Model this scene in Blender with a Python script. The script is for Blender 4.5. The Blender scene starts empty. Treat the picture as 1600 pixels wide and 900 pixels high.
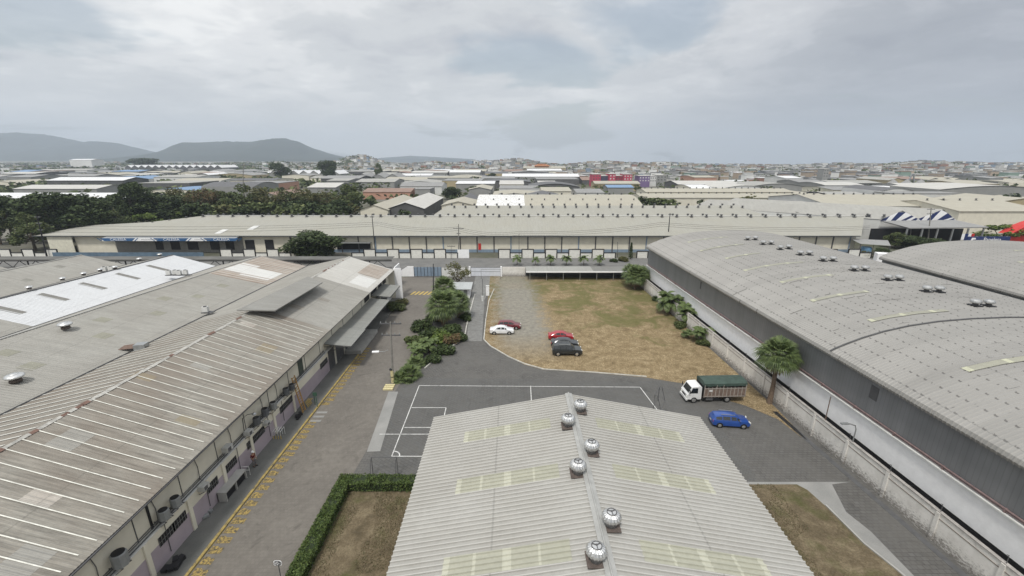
import bpy, bmesh, math, random
from mathutils import Vector, Matrix
R = math.radians
C = bpy.context.scene.collection
# ------------------------------------------------------------------ camera
F_PX, CAM_H, TILT = 680.0, 30.0, math.atan(204/680)
cam_d = bpy.data.cameras.new('camera'); cam = bpy.data.objects.new('camera', cam_d); C.objects.link(cam)
cam.location = (0, 0, CAM_H); cam.rotation_euler = (math.pi/2 - TILT, 0, 0)
cam_d.sensor_width = 36; cam_d.lens = 36*F_PX/1600; cam_d.clip_start = .5; cam_d.clip_end = 30000
bpy.context.scene.camera = cam
# ------------------------------------------------------------------ sky and sun
SUN_EL, SUN_AZ = 60, 200          # azimuth clockwise from +Y (view direction): behind the camera
w = bpy.data.worlds.new("World"); bpy.context.scene.world = w; w.use_nodes = True
def build_world():
    nt = w.node_tree; N = nt.nodes; L = nt.links; N.clear()
    out = N.new('ShaderNodeOutputWorld'); tc = N.new('ShaderNodeTexCoord')
    sky = N.new('ShaderNodeTexSky'); sky.sky_type = 'NISHITA'; sky.sun_disc = False
    sky.sun_elevation = R(SUN_EL); sky.sun_rotation = R(SUN_AZ); sky.air_density = 1.3; sky.dust_density = 3
    b1 = N.new('ShaderNodeBackground'); b1.inputs[1].default_value = .10; L.new(sky.outputs[0], b1.inputs[0])
    def math_(op, a, b=None, c=None):
        n = N.new('ShaderNodeMath'); n.operation = op
        for i, x in enumerate((a, b, c)):
            if x is None: continue
            if isinstance(x, (int, float)): n.inputs[i].default_value = x
            else: L.new(x, n.inputs[i])
        return n.outputs[0]
    sep = N.new('ShaderNodeSeparateXYZ'); L.new(tc.outputs['Generated'], sep.inputs[0])
    x, y, z = sep.outputs
    zz = math_('ADD', math_('MAXIMUM', z, 0.0), .17)
    cmb = N.new('ShaderNodeCombineXYZ')
    L.new(math_('DIVIDE', x, zz), cmb.inputs[0]); L.new(math_('DIVIDE', y, zz), cmb.inputs[1])
    def noise(sc, det, off, rough=.55, dist=.4):
        m = N.new('ShaderNodeMapping'); m.inputs[1].default_value = off; L.new(cmb.outputs[0], m.inputs[0])
        n = N.new('ShaderNodeTexNoise'); n.inputs['Scale'].default_value = sc; n.inputs['Detail'].default_value = det
        n.inputs['Roughness'].default_value = rough; n.inputs['Distortion'].default_value = dist
        L.new(m.outputs[0], n.inputs['Vector']); return n.outputs['Fac']
    big = noise(.85, 7, (3.1, 1.7, 0)); fine = noise(2.6, 8, (7.3, 2.2, 0), .6); gap = noise(.7, 5, (1.9, 6.4, 0))
    def ramp(fac, stops):
        r = N.new('ShaderNodeValToRGB'); r.color_ramp.interpolation = 'EASE'
        while len(r.color_ramp.elements) < len(stops): r.color_ramp.elements.new(.5)
        for e, (p, c) in zip(r.color_ramp.elements, stops): e.position = p; e.color = (*c, 1)
        L.new(fac, r.inputs[0]); return r.outputs[0]
    mixed = math_('ADD', math_('MULTIPLY', big, .6), math_('MULTIPLY', fine, .4))
    cloud = ramp(mixed, [(.36, (.43, .445, .475)), (.46, (.53, .545, .56)), (.535, (.66, .665, .67)), (.62, (.80, .80, .79))])
    # the air near the horizon is an even pale grey
    low = ramp(math_('MULTIPLY', math_('MAXIMUM', z, 0), 2.0), [(0, (1, 1, 1)), (.40, (.15, .15, .15))])
    mx = N.new('ShaderNodeMix'); mx.data_type = 'RGBA'; L.new(low, mx.inputs[0]); L.new(cloud, mx.inputs[6]); mx.inputs[7].default_value = (.515, .527, .53, 1)
    # heavier cloud on the right hand side of the view, brighter overhead
    side = ramp(math_('ADD', math_('MULTIPLY', math_('ADD', x, math_('MULTIPLY', z, -.8)), .5), .5), [(.48, (1.0, 1.0, 1.0)), (.80, (.54, .56, .61))])
    over = math_('ADD', 1.0, math_('MULTIPLY', math_('MAXIMUM', math_('SUBTRACT', z, .3), 0), 1.1))
    m2 = N.new('ShaderNodeMix'); m2.data_type = 'RGBA'; m2.blend_type = 'MULTIPLY'; m2.inputs[0].default_value = 1
    L.new(mx.outputs[2], m2.inputs[6]); L.new(side, m2.inputs[7])
    b2 = N.new('ShaderNodeBackground'); L.new(m2.outputs[2], b2.inputs[0]); L.new(math_('MULTIPLY', over, 1.17), b2.inputs[1])
    msk = ramp(gap, [(.37, (.45, .45, .45)), (.46, (1, 1, 1))])
    ms = N.new('ShaderNodeMixShader'); L.new(msk, ms.inputs[0]); L.new(b1.outputs[0], ms.inputs[1]); L.new(b2.outputs[0], ms.inputs[2])
    L.new(ms.outputs[0], out.inputs[0])
build_world()
sun_d = bpy.data.lights.new('sun', 'SUN'); sun_d.energy = 2.4; sun_d.angle = R(8); sun_d.color = (1, .965, .91)
sun = bpy.data.objects.new('sun', sun_d); C.objects.link(sun)
_e, _a = R(SUN_EL), R(SUN_AZ)
sd = Vector((math.sin(_a)*math.cos(_e), math.cos(_a)*math.cos(_e), math.sin(_e)))
sun.rotation_euler = sd.to_track_quat('Z', 'Y').to_euler(); sun.location = (0, 0, 200)
vs = bpy.context.scene.view_settings; vs.view_transform = 'Standard'; vs.look = 'None'; vs.exposure = .12; vs.gamma = 1; vs.use_curve_mapping = False
bpy.context.scene.cycles.volume_bounces = 1 if hasattr(bpy.context.scene, 'cycles') else 0

# ------------------------------------------------------------------ measuring helpers
cT, sT = math.cos(TILT), math.sin(TILT)
def G(x, y, z=0.0):
    dy = y-450; d = (CAM_H-z)/(dy*cT+F_PX*sT); return Vector(((x-800)*d, d*(F_PX*cT-dy*sT), z))
def PY(x, y, Y):
    dy = y-450; d = Y/(F_PX*cT-dy*sT); return Vector(((x-800)*d, Y, CAM_H-d*(dy*cT+F_PX*sT)))
def PX(x, y, X):
    d = X/(x-800); dy = y-450; return Vector((X, d*(F_PX*cT-dy*sT), CAM_H-d*(dy*cT+F_PX*sT)))
def on_plane(x, y, A, B, D_):
    n = (B-A).cross(D_-A); o = Vector((0, 0, CAM_H)); r = G(x, y, CAM_H-1)-o
    return o+r*((A-o).dot(n)/r.dot(n))

# ------------------------------------------------------------------ mesh helpers
class MB:
    def __init__(s): s.v = []; s.f = []; s.m = []
    def poly(s, pts, mi=0):
        b = len(s.v); s.v += [tuple(p) for p in pts]; s.f.append(tuple(range(b, b+len(pts)))); s.m.append(mi)
    def box(s, c, sz, rz=0, mi=0):
        x, y, z = (q/2 for q in sz); b = len(s.v); cs, sn = math.cos(rz), math.sin(rz)
        for dz in (-z, z):
            for dx, dy in ((-x, -y), (x, -y), (x, y), (-x, y)):
                s.v.append((c[0]+dx*cs-dy*sn, c[1]+dx*sn+dy*cs, c[2]+dz))
        for q in ((3, 2, 1, 0), (4, 5, 6, 7), (0, 1, 5, 4), (1, 2, 6, 5), (2, 3, 7, 6), (3, 0, 4, 7)):
            s.f.append(tuple(b+i for i in q)); s.m.append(mi)
    def bb(s, x0, x1, y0, y1, z0, z1, mi=0): s.box(((x0+x1)/2, (y0+y1)/2, (z0+z1)/2), (abs(x1-x0), abs(y1-y0), abs(z1-z0)), 0, mi)
    def beam(s, p, q, wd, h=None, mi=0):
        p, q = Vector(p), Vector(q); h = h or wd; d = (q-p)
        if d.length < 1e-6: return
        d.normalize(); up = Vector((0, 0, 1)) if abs(d.z) < .95 else Vector((0, 1, 0))
        sx = d.cross(up).normalized(); uz = sx.cross(d); b = len(s.v)
        for e in (p, q):
            for a, c in ((-1, -1), (1, -1), (1, 1), (-1, 1)): s.v.append(tuple(e+sx*a*wd/2+uz*c*h/2))
        for k in ((3, 2, 1, 0), (4, 5, 6, 7), (0, 1, 5, 4), (1, 2, 6, 5), (2, 3, 7, 6), (3, 0, 4, 7)):
            s.f.append(tuple(b+i for i in k)); s.m.append(mi)
    def tube(s, pts, r, n=7, mi=0, cap=True):
        pts = [Vector(p) for p in pts]; rs = r if isinstance(r, (list, tuple)) else [r]*len(pts); b = len(s.v)
        for i, p in enumerate(pts):
            d = (pts[min(i+1, len(pts)-1)]-pts[max(i-1, 0)]).normalized()
            up = Vector((0, 0, 1)) if abs(d.z) < .9 else Vector((0, 1, 0))
            sx = d.cross(up).normalized(); sy = sx.cross(d)
            for k in range(n):
                a = 2*math.pi*k/n; s.v.append(tuple(p+(sx*math.cos(a)+sy*math.sin(a))*rs[i]))
        for i in range(len(pts)-1):
            for k in range(n):
                s.f.append((b+i*n+k, b+i*n+(k+1) % n, b+(i+1)*n+(k+1) % n, b+(i+1)*n+k)); s.m.append(mi)
        if cap:
            s.f.append(tuple(b+k for k in range(n))[::-1]); s.m.append(mi)
            s.f.append(tuple(b+(len(pts)-1)*n+k for k in range(n))); s.m.append(mi)
    def lathe(s, prof, c, n=20, mi=0, wob=0):
        b = len(s.v)
        for r, z in prof:
            for k in range(n):
                a = 2*math.pi*k/n; q = r*(1+(wob if k % 2 else -wob)); s.v.append((c[0]+q*math.cos(a), c[1]+q*math.sin(a), c[2]+z))
        for i in range(len(prof)-1):
            for k in range(n):
                s.f.append((b+i*n+k, b+i*n+(k+1) % n, b+(i+1)*n+(k+1) % n, b+(i+1)*n+k)); s.m.append(mi)
        s.f.append(tuple(b+k for k in range(n))[::-1]); s.m.append(mi)
        s.f.append(tuple(b+(len(prof)-1)*n+k for k in range(n))); s.m.append(mi)
    def prism(s, pts, z0, z1, mi=0, top=None):
        n = len(pts); b = len(s.v)
        for z in (z0, z1): s.v += [(p[0], p[1], z) for p in pts]
        s.f.append(tuple(b+n+k for k in range(n))); s.m.append(mi if top is None else top)
        for k in range(n): s.f.append((b+k, b+(k+1) % n, b+n+(k+1) % n, b+n+k)); s.m.append(mi)
    def grid(s, rows, mi=0):
        b = len(s.v); n = len(rows[0])
        for r in rows: s.v += [tuple(p) for p in r]
        for i in range(len(rows)-1):
            for k in range(n-1): s.f.append((b+i*n+k, b+i*n+k+1, b+(i+1)*n+k+1, b+(i+1)*n+k)); s.m.append(mi)
    def mesh(s, name, mats, off=(0, 0, 0), smooth=False):
        me = bpy.data.meshes.new(name)
        ox, oy, oz = off
        me.from_pydata([(a-ox, b-oy, c-oz) for a, b, c in s.v], [], s.f)
        for m in (mats if isinstance(mats, (list, tuple)) else [mats]): me.materials.append(m)
        if any(s.m): me.polygons.foreach_set('material_index', s.m)
        if smooth: me.polygons.foreach_set('use_smooth', [True]*len(s.f))
        me.update(); return me
    def build(s, name, mats, parent=None, local=False, smooth=False):
        off = Vector((0, 0, 0)); p = parent
        if not local:
            while p is not None: off += p.location; p = p.parent
        o = bpy.data.objects.new(name, s.mesh(name, mats, off, smooth)); C.objects.link(o); o.parent = parent; return o
def build_each(mb, name, mats, parent=None, local=False):
    par = list(range(len(mb.v)))
    def fd(i):
        while par[i] != i: par[i] = par[par[i]]; i = par[i]
        return i
    for f in mb.f:
        r = fd(f[0])
        for i in f[1:]: par[fd(i)] = r
    gs = {}
    for f, m in zip(mb.f, mb.m): gs.setdefault(fd(f[0]), []).append((f, m))
    out = []
    for fs in gs.values():
        q = MB(); ix = {}
        for f, m in fs:
            t = []
            for i in f:
                if i not in ix: ix[i] = len(q.v); q.v.append(mb.v[i])
                t.append(ix[i])
            q.f.append(tuple(t)); q.m.append(m)
        out.append(q.build(name, mats, parent, local))
    return out
def tag(o, label=None, cat=None, group=None, kind=None):
    if label: o['label'] = label
    if cat: o['category'] = cat
    if group: o['group'] = group
    if kind: o['kind'] = kind
    return o
def thing(name, loc, label, cat, group=None, rz=0):
    o = bpy.data.objects.new(name, None); C.objects.link(o); o.location = loc; o.rotation_euler = (0, 0, rz); o.empty_display_size = .5
    return tag(o, label, cat, group)
def copy_tree(o, parent=None):
    c = o.copy(); C.objects.link(c); c.parent = parent
    for ch in kids.get(o.name, None) or o.children: copy_tree(ch, c)
    return c
kids = {}
def dup(root, loc, rz=0, label=None, sc=1.0, group=None, cat=None):
    c = copy_tree(root); c.location = loc; c.rotation_euler = (0, 0, rz)
    c.scale = (sc, sc, sc) if isinstance(sc, (int, float)) else sc
    if label: c['label'] = label
    if group: c['group'] = group
    if cat: c['category'] = cat
    return c
class Proto:                      # the first placement uses the object itself, later ones are copies
    def __init__(s, root): s.r = root; s.used = False
    def put(s, loc, rz=0, label=None, sc=1.0, group=None):
        if s.used: return dup(s.r, loc, rz, label, sc, group)
        s.used = True; r = s.r; r.location = loc; r.rotation_euler = (0, 0, rz); r.scale = (sc, sc, sc) if isinstance(sc, (int, float)) else sc
        if label: r['label'] = label
        if group: r['group'] = group
        return r

# ------------------------------------------------------------------ materials
class NT:
    def __init__(s, name):
        s.mat = bpy.data.materials.new(name); s.mat.use_nodes = True; s.nt = s.mat.node_tree; s.N = s.nt.nodes; s.L = s.nt.links
        s.b = s.N['Principled BSDF']; s.tc = s.N.new('ShaderNodeTexCoord'); s.obj = s.tc.outputs['Object']
    def link(s, a, b):
        if isinstance(a, (int, float)): b.default_value = a
        elif isinstance(a, tuple): b.default_value = (*a, 1) if len(a) == 3 and b.type == 'RGBA' else a
        else: s.L.new(a, b)
    def map(s, sc=(1, 1, 1), rot=0, off=(0, 0, 0), vec=None):
        m = s.N.new('ShaderNodeMapping'); s.L.new(vec or s.obj, m.inputs[0]); m.inputs[1].default_value = off; m.inputs[2].default_value = (0, 0, rot); m.inputs[3].default_value = sc; return m.outputs[0]
    def noise(s, sc, det=4, rough=.55, vec=None, dist=0):
        n = s.N.new('ShaderNodeTexNoise'); n.inputs['Scale'].default_value = sc; n.inputs['Detail'].default_value = det; n.inputs['Roughness'].default_value = rough; n.inputs['Distortion'].default_value = dist
        s.L.new(vec or s.obj, n.inputs['Vector']); return n.outputs['Fac']
    def ramp(s, fac, stops):
        r = s.N.new('ShaderNodeValToRGB')
        while len(r.color_ramp.elements) < len(stops): r.color_ramp.elements.new(.5)
        for e, (p, c) in zip(r.color_ramp.elements, stops):
            e.position = p; e.color = (*c, 1) if isinstance(c, tuple) else (c, c, c, 1)
        s.L.new(fac, r.inputs[0]); return r.outputs[0]
    def mix(s, fac, a, b, mode='MIX'):
        n = s.N.new('ShaderNodeMix'); n.data_type = 'RGBA'; n.blend_type = mode
        s.link(fac, n.inputs[0]); s.link(a, n.inputs[6]); s.link(b, n.inputs[7]); return n.outputs[2]
    def m(s, op, a, b=0.0, c=0.0):
        n = s.N.new('ShaderNodeMath'); n.operation = op; s.link(a, n.inputs[0]); s.link(b, n.inputs[1]); s.link(c, n.inputs[2]); return n.outputs[0]
    def xyz(s, vec=None):
        n = s.N.new('ShaderNodeSeparateXYZ'); s.L.new(vec or s.obj, n.inputs[0]); return n.outputs
    def bump(s, h, st=.3, d=.05):
        n = s.N.new('ShaderNodeBump'); n.inputs['Strength'].default_value = st; n.inputs['Distance'].default_value = d; s.L.new(h, n.inputs['Height']); s.L.new(n.outputs[0], s.b.inputs['Normal'])
    def out(s, col, rough=.8, metal=0.0, spec=.3):
        s.link(col, s.b.inputs['Base Color']); s.link(rough, s.b.inputs['Roughness']); s.b.inputs['Metallic'].default_value = metal; s.b.inputs['Specular IOR Level'].default_value = spec; return s.mat
def sh(c, k): return tuple(min(1, q*k) for q in c)
def plain(name, col, rough=.7, var=.12, sc=1.5, metal=0.0, spec=.3, bump=0):
    t = NT(name); n = t.noise(sc, 5, .6); c = t.ramp(n, [(.3, sh(col, 1-var)), (.7, sh(col, 1+var))])
    if bump: t.bump(t.noise(sc*8, 4), bump, .03)
    return t.out(c, rough, metal, spec)
def island(name, cols, rough=.7, trans=0):
    t = NT(name); g = t.N.new('ShaderNodeNewGeometry')
    c = t.ramp(g.outputs['Random Per Island'], [(i/(len(cols)-1), c) for i, c in enumerate(cols)])
    t.out(c, rough, 0, .25)
    return t.mat
def roof_mat(name, col, stain=(.2, .17, .14), amt=.35, axis=0, lines=None, wob=.1, rough=.6, lap=6.0, white=None, ribs=None, fs=1.6):
    """weathered sheet roofing; axis = direction the ribs run (0 = x, 1 = y)"""
    t = NT(name); st = (.12, fs, 1) if axis == 0 else (fs, .12, 1)
    streak = t.noise(1.0, 5, .65, t.map(st)); broad = t.noise(.16, 4, .6); fine = t.noise(3, 4, .7)
    c = t.ramp(streak, [(.28, sh(col, 1-wob*1.3)), (.5, col), (.72, sh(col, 1+wob))])
    c = t.mix(t.ramp(broad, [(.35, 0.0), (.72, amt)]), c, stain, 'MIX')
    c = t.mix(t.ramp(fine, [(.35, .22), (.6, 0.0)]), c, sh(col, .6))
    x, y, z = t.xyz()
    if lines:   # corrugation read as fine lines when far away
        a = y if axis == 0 else x
        wv = t.m('SINE', t.m('MULTIPLY', a, 2*math.pi/lines)); t.bump(wv, .5, .05)
    if ribs:    # highlight on rib crowns and shade along one flank, painted into the colour
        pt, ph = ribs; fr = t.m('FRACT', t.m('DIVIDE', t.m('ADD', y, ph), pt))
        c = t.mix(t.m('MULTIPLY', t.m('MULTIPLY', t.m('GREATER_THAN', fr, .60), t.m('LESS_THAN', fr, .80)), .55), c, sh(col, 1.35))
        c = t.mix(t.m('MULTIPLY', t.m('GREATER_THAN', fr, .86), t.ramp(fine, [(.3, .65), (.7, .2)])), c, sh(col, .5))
    if lap:     # sheet laps
        a = x if axis == 0 else y
        fr = t.m('FRACT', t.m('DIVIDE', a, lap)); ln = t.m('LESS_THAN', fr, .018)
        c = t.mix(t.m('MULTIPLY', ln, .35), c, sh(col, .45))
    return t.out(c, rough, 0, .3)
# weathered fibre-cement / steel sheet tones
M = {}
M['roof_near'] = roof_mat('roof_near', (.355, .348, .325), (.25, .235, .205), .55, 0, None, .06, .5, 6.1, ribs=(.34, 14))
M['roof_strip'] = roof_mat('roof_strip', (.25, .236, .205), (.17, .135, .105), .7, 0, None, .38, .55, 5.2, fs=4.6)
M['roof_fibre'] = roof_mat('roof_fibre', (.305, .297, .27), (.23, .215, .19), .5, 0, .35, .12, .75, 5.1)
M['roof_far'] = roof_mat('roof_far', (.325, .318, .28), (.31, .295, .24), .5, 1, .9, .07, .75, 0)
M['roof_white'] = roof_mat('roof_white', (.55, .56, .57), (.50, .50, .50), .35, 0, .35, .05, .4, 5.1)
M['roof_rust'] = roof_mat('roof_rust', (.40, .375, .335), (.29, .22, .17), .5, 0, .35, .2, .7, 5)
M['white'] = plain('white_paint', (.80, .80, .80), .55, .06)
M['dirty_white'] = plain('dirty_white', (.58, .58, .56), .7, .15, .8)
M['wornyel'] = None
M['oldkerb'] = plain('old_kerb_paint', (.44, .43, .39), .85, .3, 1.5)
M['black'] = plain('black_paint', (.02, .02, .022), .5, .2)
M['dark'] = plain('dark_opening', (.018, .018, .02), .6, .2)
M['grey'] = plain('grey_steel', (.27, .28, .28), .5, .12, 2, .3)
M['dgrey'] = plain('dark_grey', (.09, .09, .092), .7, .2)
M['concrete'] = plain('concrete', (.33, .325, .305), .85, .14, .8, bump=.15)
M['yellow'] = plain('yellow_paint', (.44, .32, .09), .7, .3, 5)
M['cream'] = plain('cream_wall', (.64, .605, .505), .8, .08, .5)
M['rust'] = plain('rust', (.14, .095, .075), .9, .35, 4)
M['pipe'] = plain('red_pipe', (.20, .14, .135), .6, .2, 3)
M['blue'] = plain('blue_paint', (.05, .12, .27), .5, .12)
M['bluegrey'] = plain('blue_grey', (.20, .26, .33), .6, .12)
M['navy'] = plain('navy_paint', (.02, .035, .12), .5, .1)
M['red'] = plain('red_paint', (.50, .035, .03), .5, .1)
M['flash'] = plain('old_flashing', (.10, .08, .07), .8, .3, 4)
M['wood'] = plain('pole_wood', (.10, .085, .07), .85, .25, 3)
M['concpole'] = plain('concrete_pole', (.22, .21, .19), .85, .2, 3)
M['orange'] = plain('orange_ladder', (.33, .19, .06), .6, .2, 3)
M['glass'] = plain('glass', (.015, .018, .02), .08, .1, 1, 0, .8)
M['rubber'] = plain('rubber', (.015, .015, .015), .8, .1)
M['alu'] = plain('aluminium', (.62, .62, .61), .32, .1, 3, .85, .5)
M['galv2'] = plain('weathered_zinc', (.46, .46, .45), .38, .2, 3, .8)
M['galv'] = plain('galvanised', (.36, .37, .37), .4, .15, 2, .6)
M['acd'] = plain('dark_casing', (.10, .105, .11), .6, .2, 3)
M['acw'] = plain('old_casing', (.42, .42, .40), .6, .15, 3)
M['skyl'] = roof_mat('skylight_sheet', (.36, .357, .29), (.31, .305, .25), .4, 0, None, .08, .4, 0)
M['skylw'] = roof_mat('skylight_lap', (.44, .437, .36), (.40, .395, .32), .3, 0, None, .06, .4, 0)
M['lamp'] = plain('lamp_glass', (.7, .7, .65), .2, .05)

_t = NT('worn_yellow_edge'); _n = _t.noise(1.6, 7, .8); M['wornyel'] = _t.out(_t.ramp(_n, [(.38, (.13, .115, .08)), (.5, (.33, .25, .09)), (.68, (.44, .33, .11))]), .8, 0, .2)
# ground materials
def ground_mat():
    t = NT('city_ground'); a = t.noise(.02, 8, .65); b = t.noise(.25, 5, .7)
    c = t.ramp(a, [(.32, (.075, .09, .05)), (.47, (.13, .125, .10)), (.6, (.21, .20, .175)), (.75, (.15, .15, .14))])
    c = t.mix(t.ramp(b, [(.3, .5), (.6, 0.0)]), c, (.05, .055, .04)); return t.out(c, .95, 0, .1)
M['ground'] = ground_mat()
def paver_mat(name, c1, c2, mortar, blotch, rot=0, bw=.42, bh=.21, warm=(.10, .095, .085)):
    t = NT(name); br = t.N.new('ShaderNodeTexBrick'); t.L.new(t.map((1, 1, 1), rot), br.inputs['Vector'])
    br.inputs['Scale'].default_value = 1; br.inputs['Brick Width'].default_value = bw; br.inputs['Row Height'].default_value = bh
    br.inputs['Mortar Size'].default_value = .022; br.inputs['Mortar Smooth'].default_value = .3
    br.inputs['Color1'].default_value = (*c1, 1); br.inputs['Color2'].default_value = (*c2, 1); br.inputs['Mortar'].default_value = (*mortar, 1)
    n = t.noise(.22, 7, .65); n2 = t.noise(1.7, 6, .7)
    c = t.mix(t.ramp(n, [(.36, 0.0), (.62, .75)]), br.outputs['Color'], blotch)
    st_ = t.noise(.55, 8, .8, None, 1.2); c = t.mix(t.ramp(st_, [(.30, .75), (.44, 0.0)]), c, sh(c1, .5))
    c = t.mix(t.ramp(n2, [(.4, .45), (.62, 0.0)]), c, warm)
    t.bump(br.outputs['Fac'], -.25, .02); return t.out(c, .88, 0, .25)
M['paver'] = paver_mat('yard_pavers', (.088, .086, .083), (.122, .118, .113), (.028, .026, .024), (.125, .121, .114), 0, .5, .36)
M['road'] = paver_mat('service_road', (.138, .126, .111), (.158, .145, .128), (.122, .112, .099), (.185, .170, .149), 0, .32, .32, (.11, .10, .088))
M['drive'] = paver_mat('driveway', (.18, .18, .175), (.21, .21, .20), (.13, .13, .125), (.23, .23, .22), 0, 2.0, 4.0)
def asphalt(name, c, c2):
    t = NT(name); n = t.noise(.35, 6, .6); f = t.noise(14, 4, .7)
    k = t.ramp(n, [(.3, c), (.7, c2)]); k = t.mix(t.ramp(f, [(.35, .35), (.6, 0.0)]), k, sh(c, .6)); return t.out(k, .9, 0, .25)
M['court'] = paver_mat('court_pavers', (.086, .086, .084), (.108, .107, .105), (.045, .044, .042), (.115, .114, .11), .6, .5, .36)
M['street'] = asphalt('street_asphalt', (.13, .13, .125), (.19, .185, .175))
M['walk'] = asphalt('sidewalk', (.11, .112, .105), (.17, .168, .155))
M['apron'] = asphalt('concrete_apron', (.22, .22, .21), (.30, .295, .28))
def lot_mat():
    t = NT('dry_lot'); x, y, z = t.xyz()
    a = t.noise(.7, 10, .8, dist=.3); b = t.noise(5.0, 8, .85); g = t.noise(.16, 8, .7, dist=.8)
    straw = t.ramp(a, [(.34, (.15, .108, .062)), (.46, (.27, .20, .115)), (.55, (.37, .285, .17)), (.68, (.46, .37, .235))])
    straw = t.mix(t.ramp(b, [(.43, .85), (.56, 0.0)]), straw, (.085, .068, .036))
    # green: stronger towards the back and along the far end of the wall
    back = t.m('MULTIPLY', t.m('SUBTRACT', y, 70), .011); rgt = t.m('MULTIPLY', t.m('SUBTRACT', x, 12), .006)
    gm = t.m('ADD', g, t.m('MINIMUM', t.m('ADD', back, rgt), .17))
    gm = t.m('ADD', gm, t.m('MULTIPLY', t.m('SUBTRACT', b, .5), .55))
    green = t.mix(b, (.065, .08, .024), (.15, .135, .055))
    c = t.mix(t.ramp(gm, [(.60, 0.0), (.72, .8)]), straw, green)
    # wheel-worn gravel on the left of the lot
    gx = t.m('ADD', t.m('MULTIPLY', t.m('SUBTRACT', t.m('SUBTRACT', x, 2.0), t.m('MULTIPLY', t.m('SUBTRACT', y, 76), -.06)), .165), t.m('MULTIPLY', t.m('SUBTRACT', a, .5), 2.2))
    gfade = t.ramp(t.m('ABSOLUTE', gx), [(.45, .95), (1.0, 0.0)])
    gf2 = t.m('MULTIPLY', gfade, t.ramp(t.m('MULTIPLY', y, .01), [(.60, 0.0), (.72, 1.0), (.98, 1.0), (1.0, .8)]))
    gravel = t.ramp(t.noise(1.2, 8, .75), [(.3, (.15, .14, .12)), (.5, (.22, .21, .18)), (.7, (.30, .275, .23))])
    c = t.mix(gf2, c, gravel); t.bump(b, .6, .08); return t.out(c, .95, 0, .1)
M['lot'] = lot_mat()
def patch_mat():
    t = NT('dry_grass'); a = t.noise(.6, 7, .7); b = t.noise(6, 6, .75); g = t.noise(.35, 5, .6)
    c = t.ramp(a, [(.32, (.085, .07, .045)), (.5, (.15, .12, .078)), (.68, (.23, .19, .125))])
    c = t.mix(t.ramp(g, [(.5, 0.0), (.66, .75)]), c, (.075, .085, .03)); c = t.mix(t.ramp(b, [(.35, .6), (.6, 0.0)]), c, (.06, .045, .025))
    t.bump(b, .6, .08); return t.out(c, .95, 0, .1)
M['patch'] = patch_mat()
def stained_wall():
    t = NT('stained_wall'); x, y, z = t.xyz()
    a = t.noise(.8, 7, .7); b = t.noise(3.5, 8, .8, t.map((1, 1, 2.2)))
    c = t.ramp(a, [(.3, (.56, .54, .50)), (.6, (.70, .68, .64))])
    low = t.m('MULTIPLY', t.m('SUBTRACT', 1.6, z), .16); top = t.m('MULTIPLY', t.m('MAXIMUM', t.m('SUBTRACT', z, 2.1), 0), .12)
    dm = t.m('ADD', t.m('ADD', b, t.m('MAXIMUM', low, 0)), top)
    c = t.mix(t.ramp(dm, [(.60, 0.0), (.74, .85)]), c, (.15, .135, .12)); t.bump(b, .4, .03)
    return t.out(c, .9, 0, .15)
M['stained'] = stained_wall()
def clad_mat():
    t = NT('grey_cladding'); x, y, z = t.xyz(); n = t.noise(.5, 4, .6, t.map((1, 1, .12)))
    c = t.ramp(n, [(.3, (.17, .175, .18)), (.7, (.225, .23, .235))])
    wv = t.m('FRACT', t.m('DIVIDE', y, .42)); c = t.mix(t.ramp(wv, [(.0, 0.0), (.12, .35), (.24, 0.0)]), c, (.10, .10, .105))
    return t.out(c, .5, .2, .4)
M['clad'] = clad_mat()
def barrel_mat():
    t = NT('barrel_roof'); x, y, z = t.xyz(); n = t.noise(.3, 5, .65, t.map((.25, 1.2, 1))); f = t.noise(5, 4, .7)
    base = (.275, .267, .25)
    c = t.ramp(n, [(.28, sh(base, .86)), (.5, base), (.72, sh(base, 1.10))])
    row = t.m('LESS_THAN', t.m('FRACT', t.m('DIVIDE', x, 1.55)), .10); cell = t.m('LESS_THAN', t.m('FRACT', t.m('DIVIDE', y, .72)), .42)
    irr = t.m('GREATER_THAN', t.noise(1.3, 3, .8, t.map((.5, 1, 0))), .44)
    dot = t.m('MULTIPLY', t.m('MULTIPLY', row, cell), irr); c = t.mix(t.m('MULTIPLY', dot, .9), c, (.045, .04, .038))
    lap = t.m('LESS_THAN', t.m('FRACT', t.m('DIVIDE', x, 6.2)), .012); c = t.mix(t.m('MULTIPLY', lap, .5), c, (.10, .10, .095))
    band = t.m('FLOOR', t.m('DIVIDE', y, 2.15)); bn = t.N.new('ShaderNodeTexWhiteNoise'); bn.noise_dimensions = '1D'; t.L.new(band, bn.inputs['W'])
    c = t.mix(.3, c, t.mix(bn.outputs['Value'], sh(base, .82), sh(base, 1.15)))
    dash = t.m('MULTIPLY', t.m('LESS_THAN', t.m('FRACT', t.m('DIVIDE', y, 2.15)), .05), t.m('GREATER_THAN', t.noise(.45, 2, .8, t.map((1, .45, 0))), .58))
    c = t.mix(t.m('MULTIPLY', dash, .7), c, (.05, .045, .04))
    return t.out(c, .5, .1, .35)
M['barrel'] = barrel_mat()
def hill_mat():
    t = NT('hill_scrub'); a = t.noise(.006, 8, .7); b = t.noise(.05, 6, .75)
    c = t.ramp(a, [(.3, (.035, .045, .042)), (.6, (.06, .07, .06)), (.75, (.10, .10, .085))]); c = t.mix(b, c, (.035, .045, .04), 'MIX'); return t.out(c, .95, 0, .05)
M['hill'] = hill_mat()
M['bark'] = plain('bark', (.10, .08, .06), .9, .3, 4)
M['palmbark'] = plain('palm_bark', (.15, .11, .08), .9, .35, 6)
M['skirt'] = island('dead_fronds', [(.10, .055, .03), (.20, .13, .07), (.07, .045, .03)])
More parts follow.
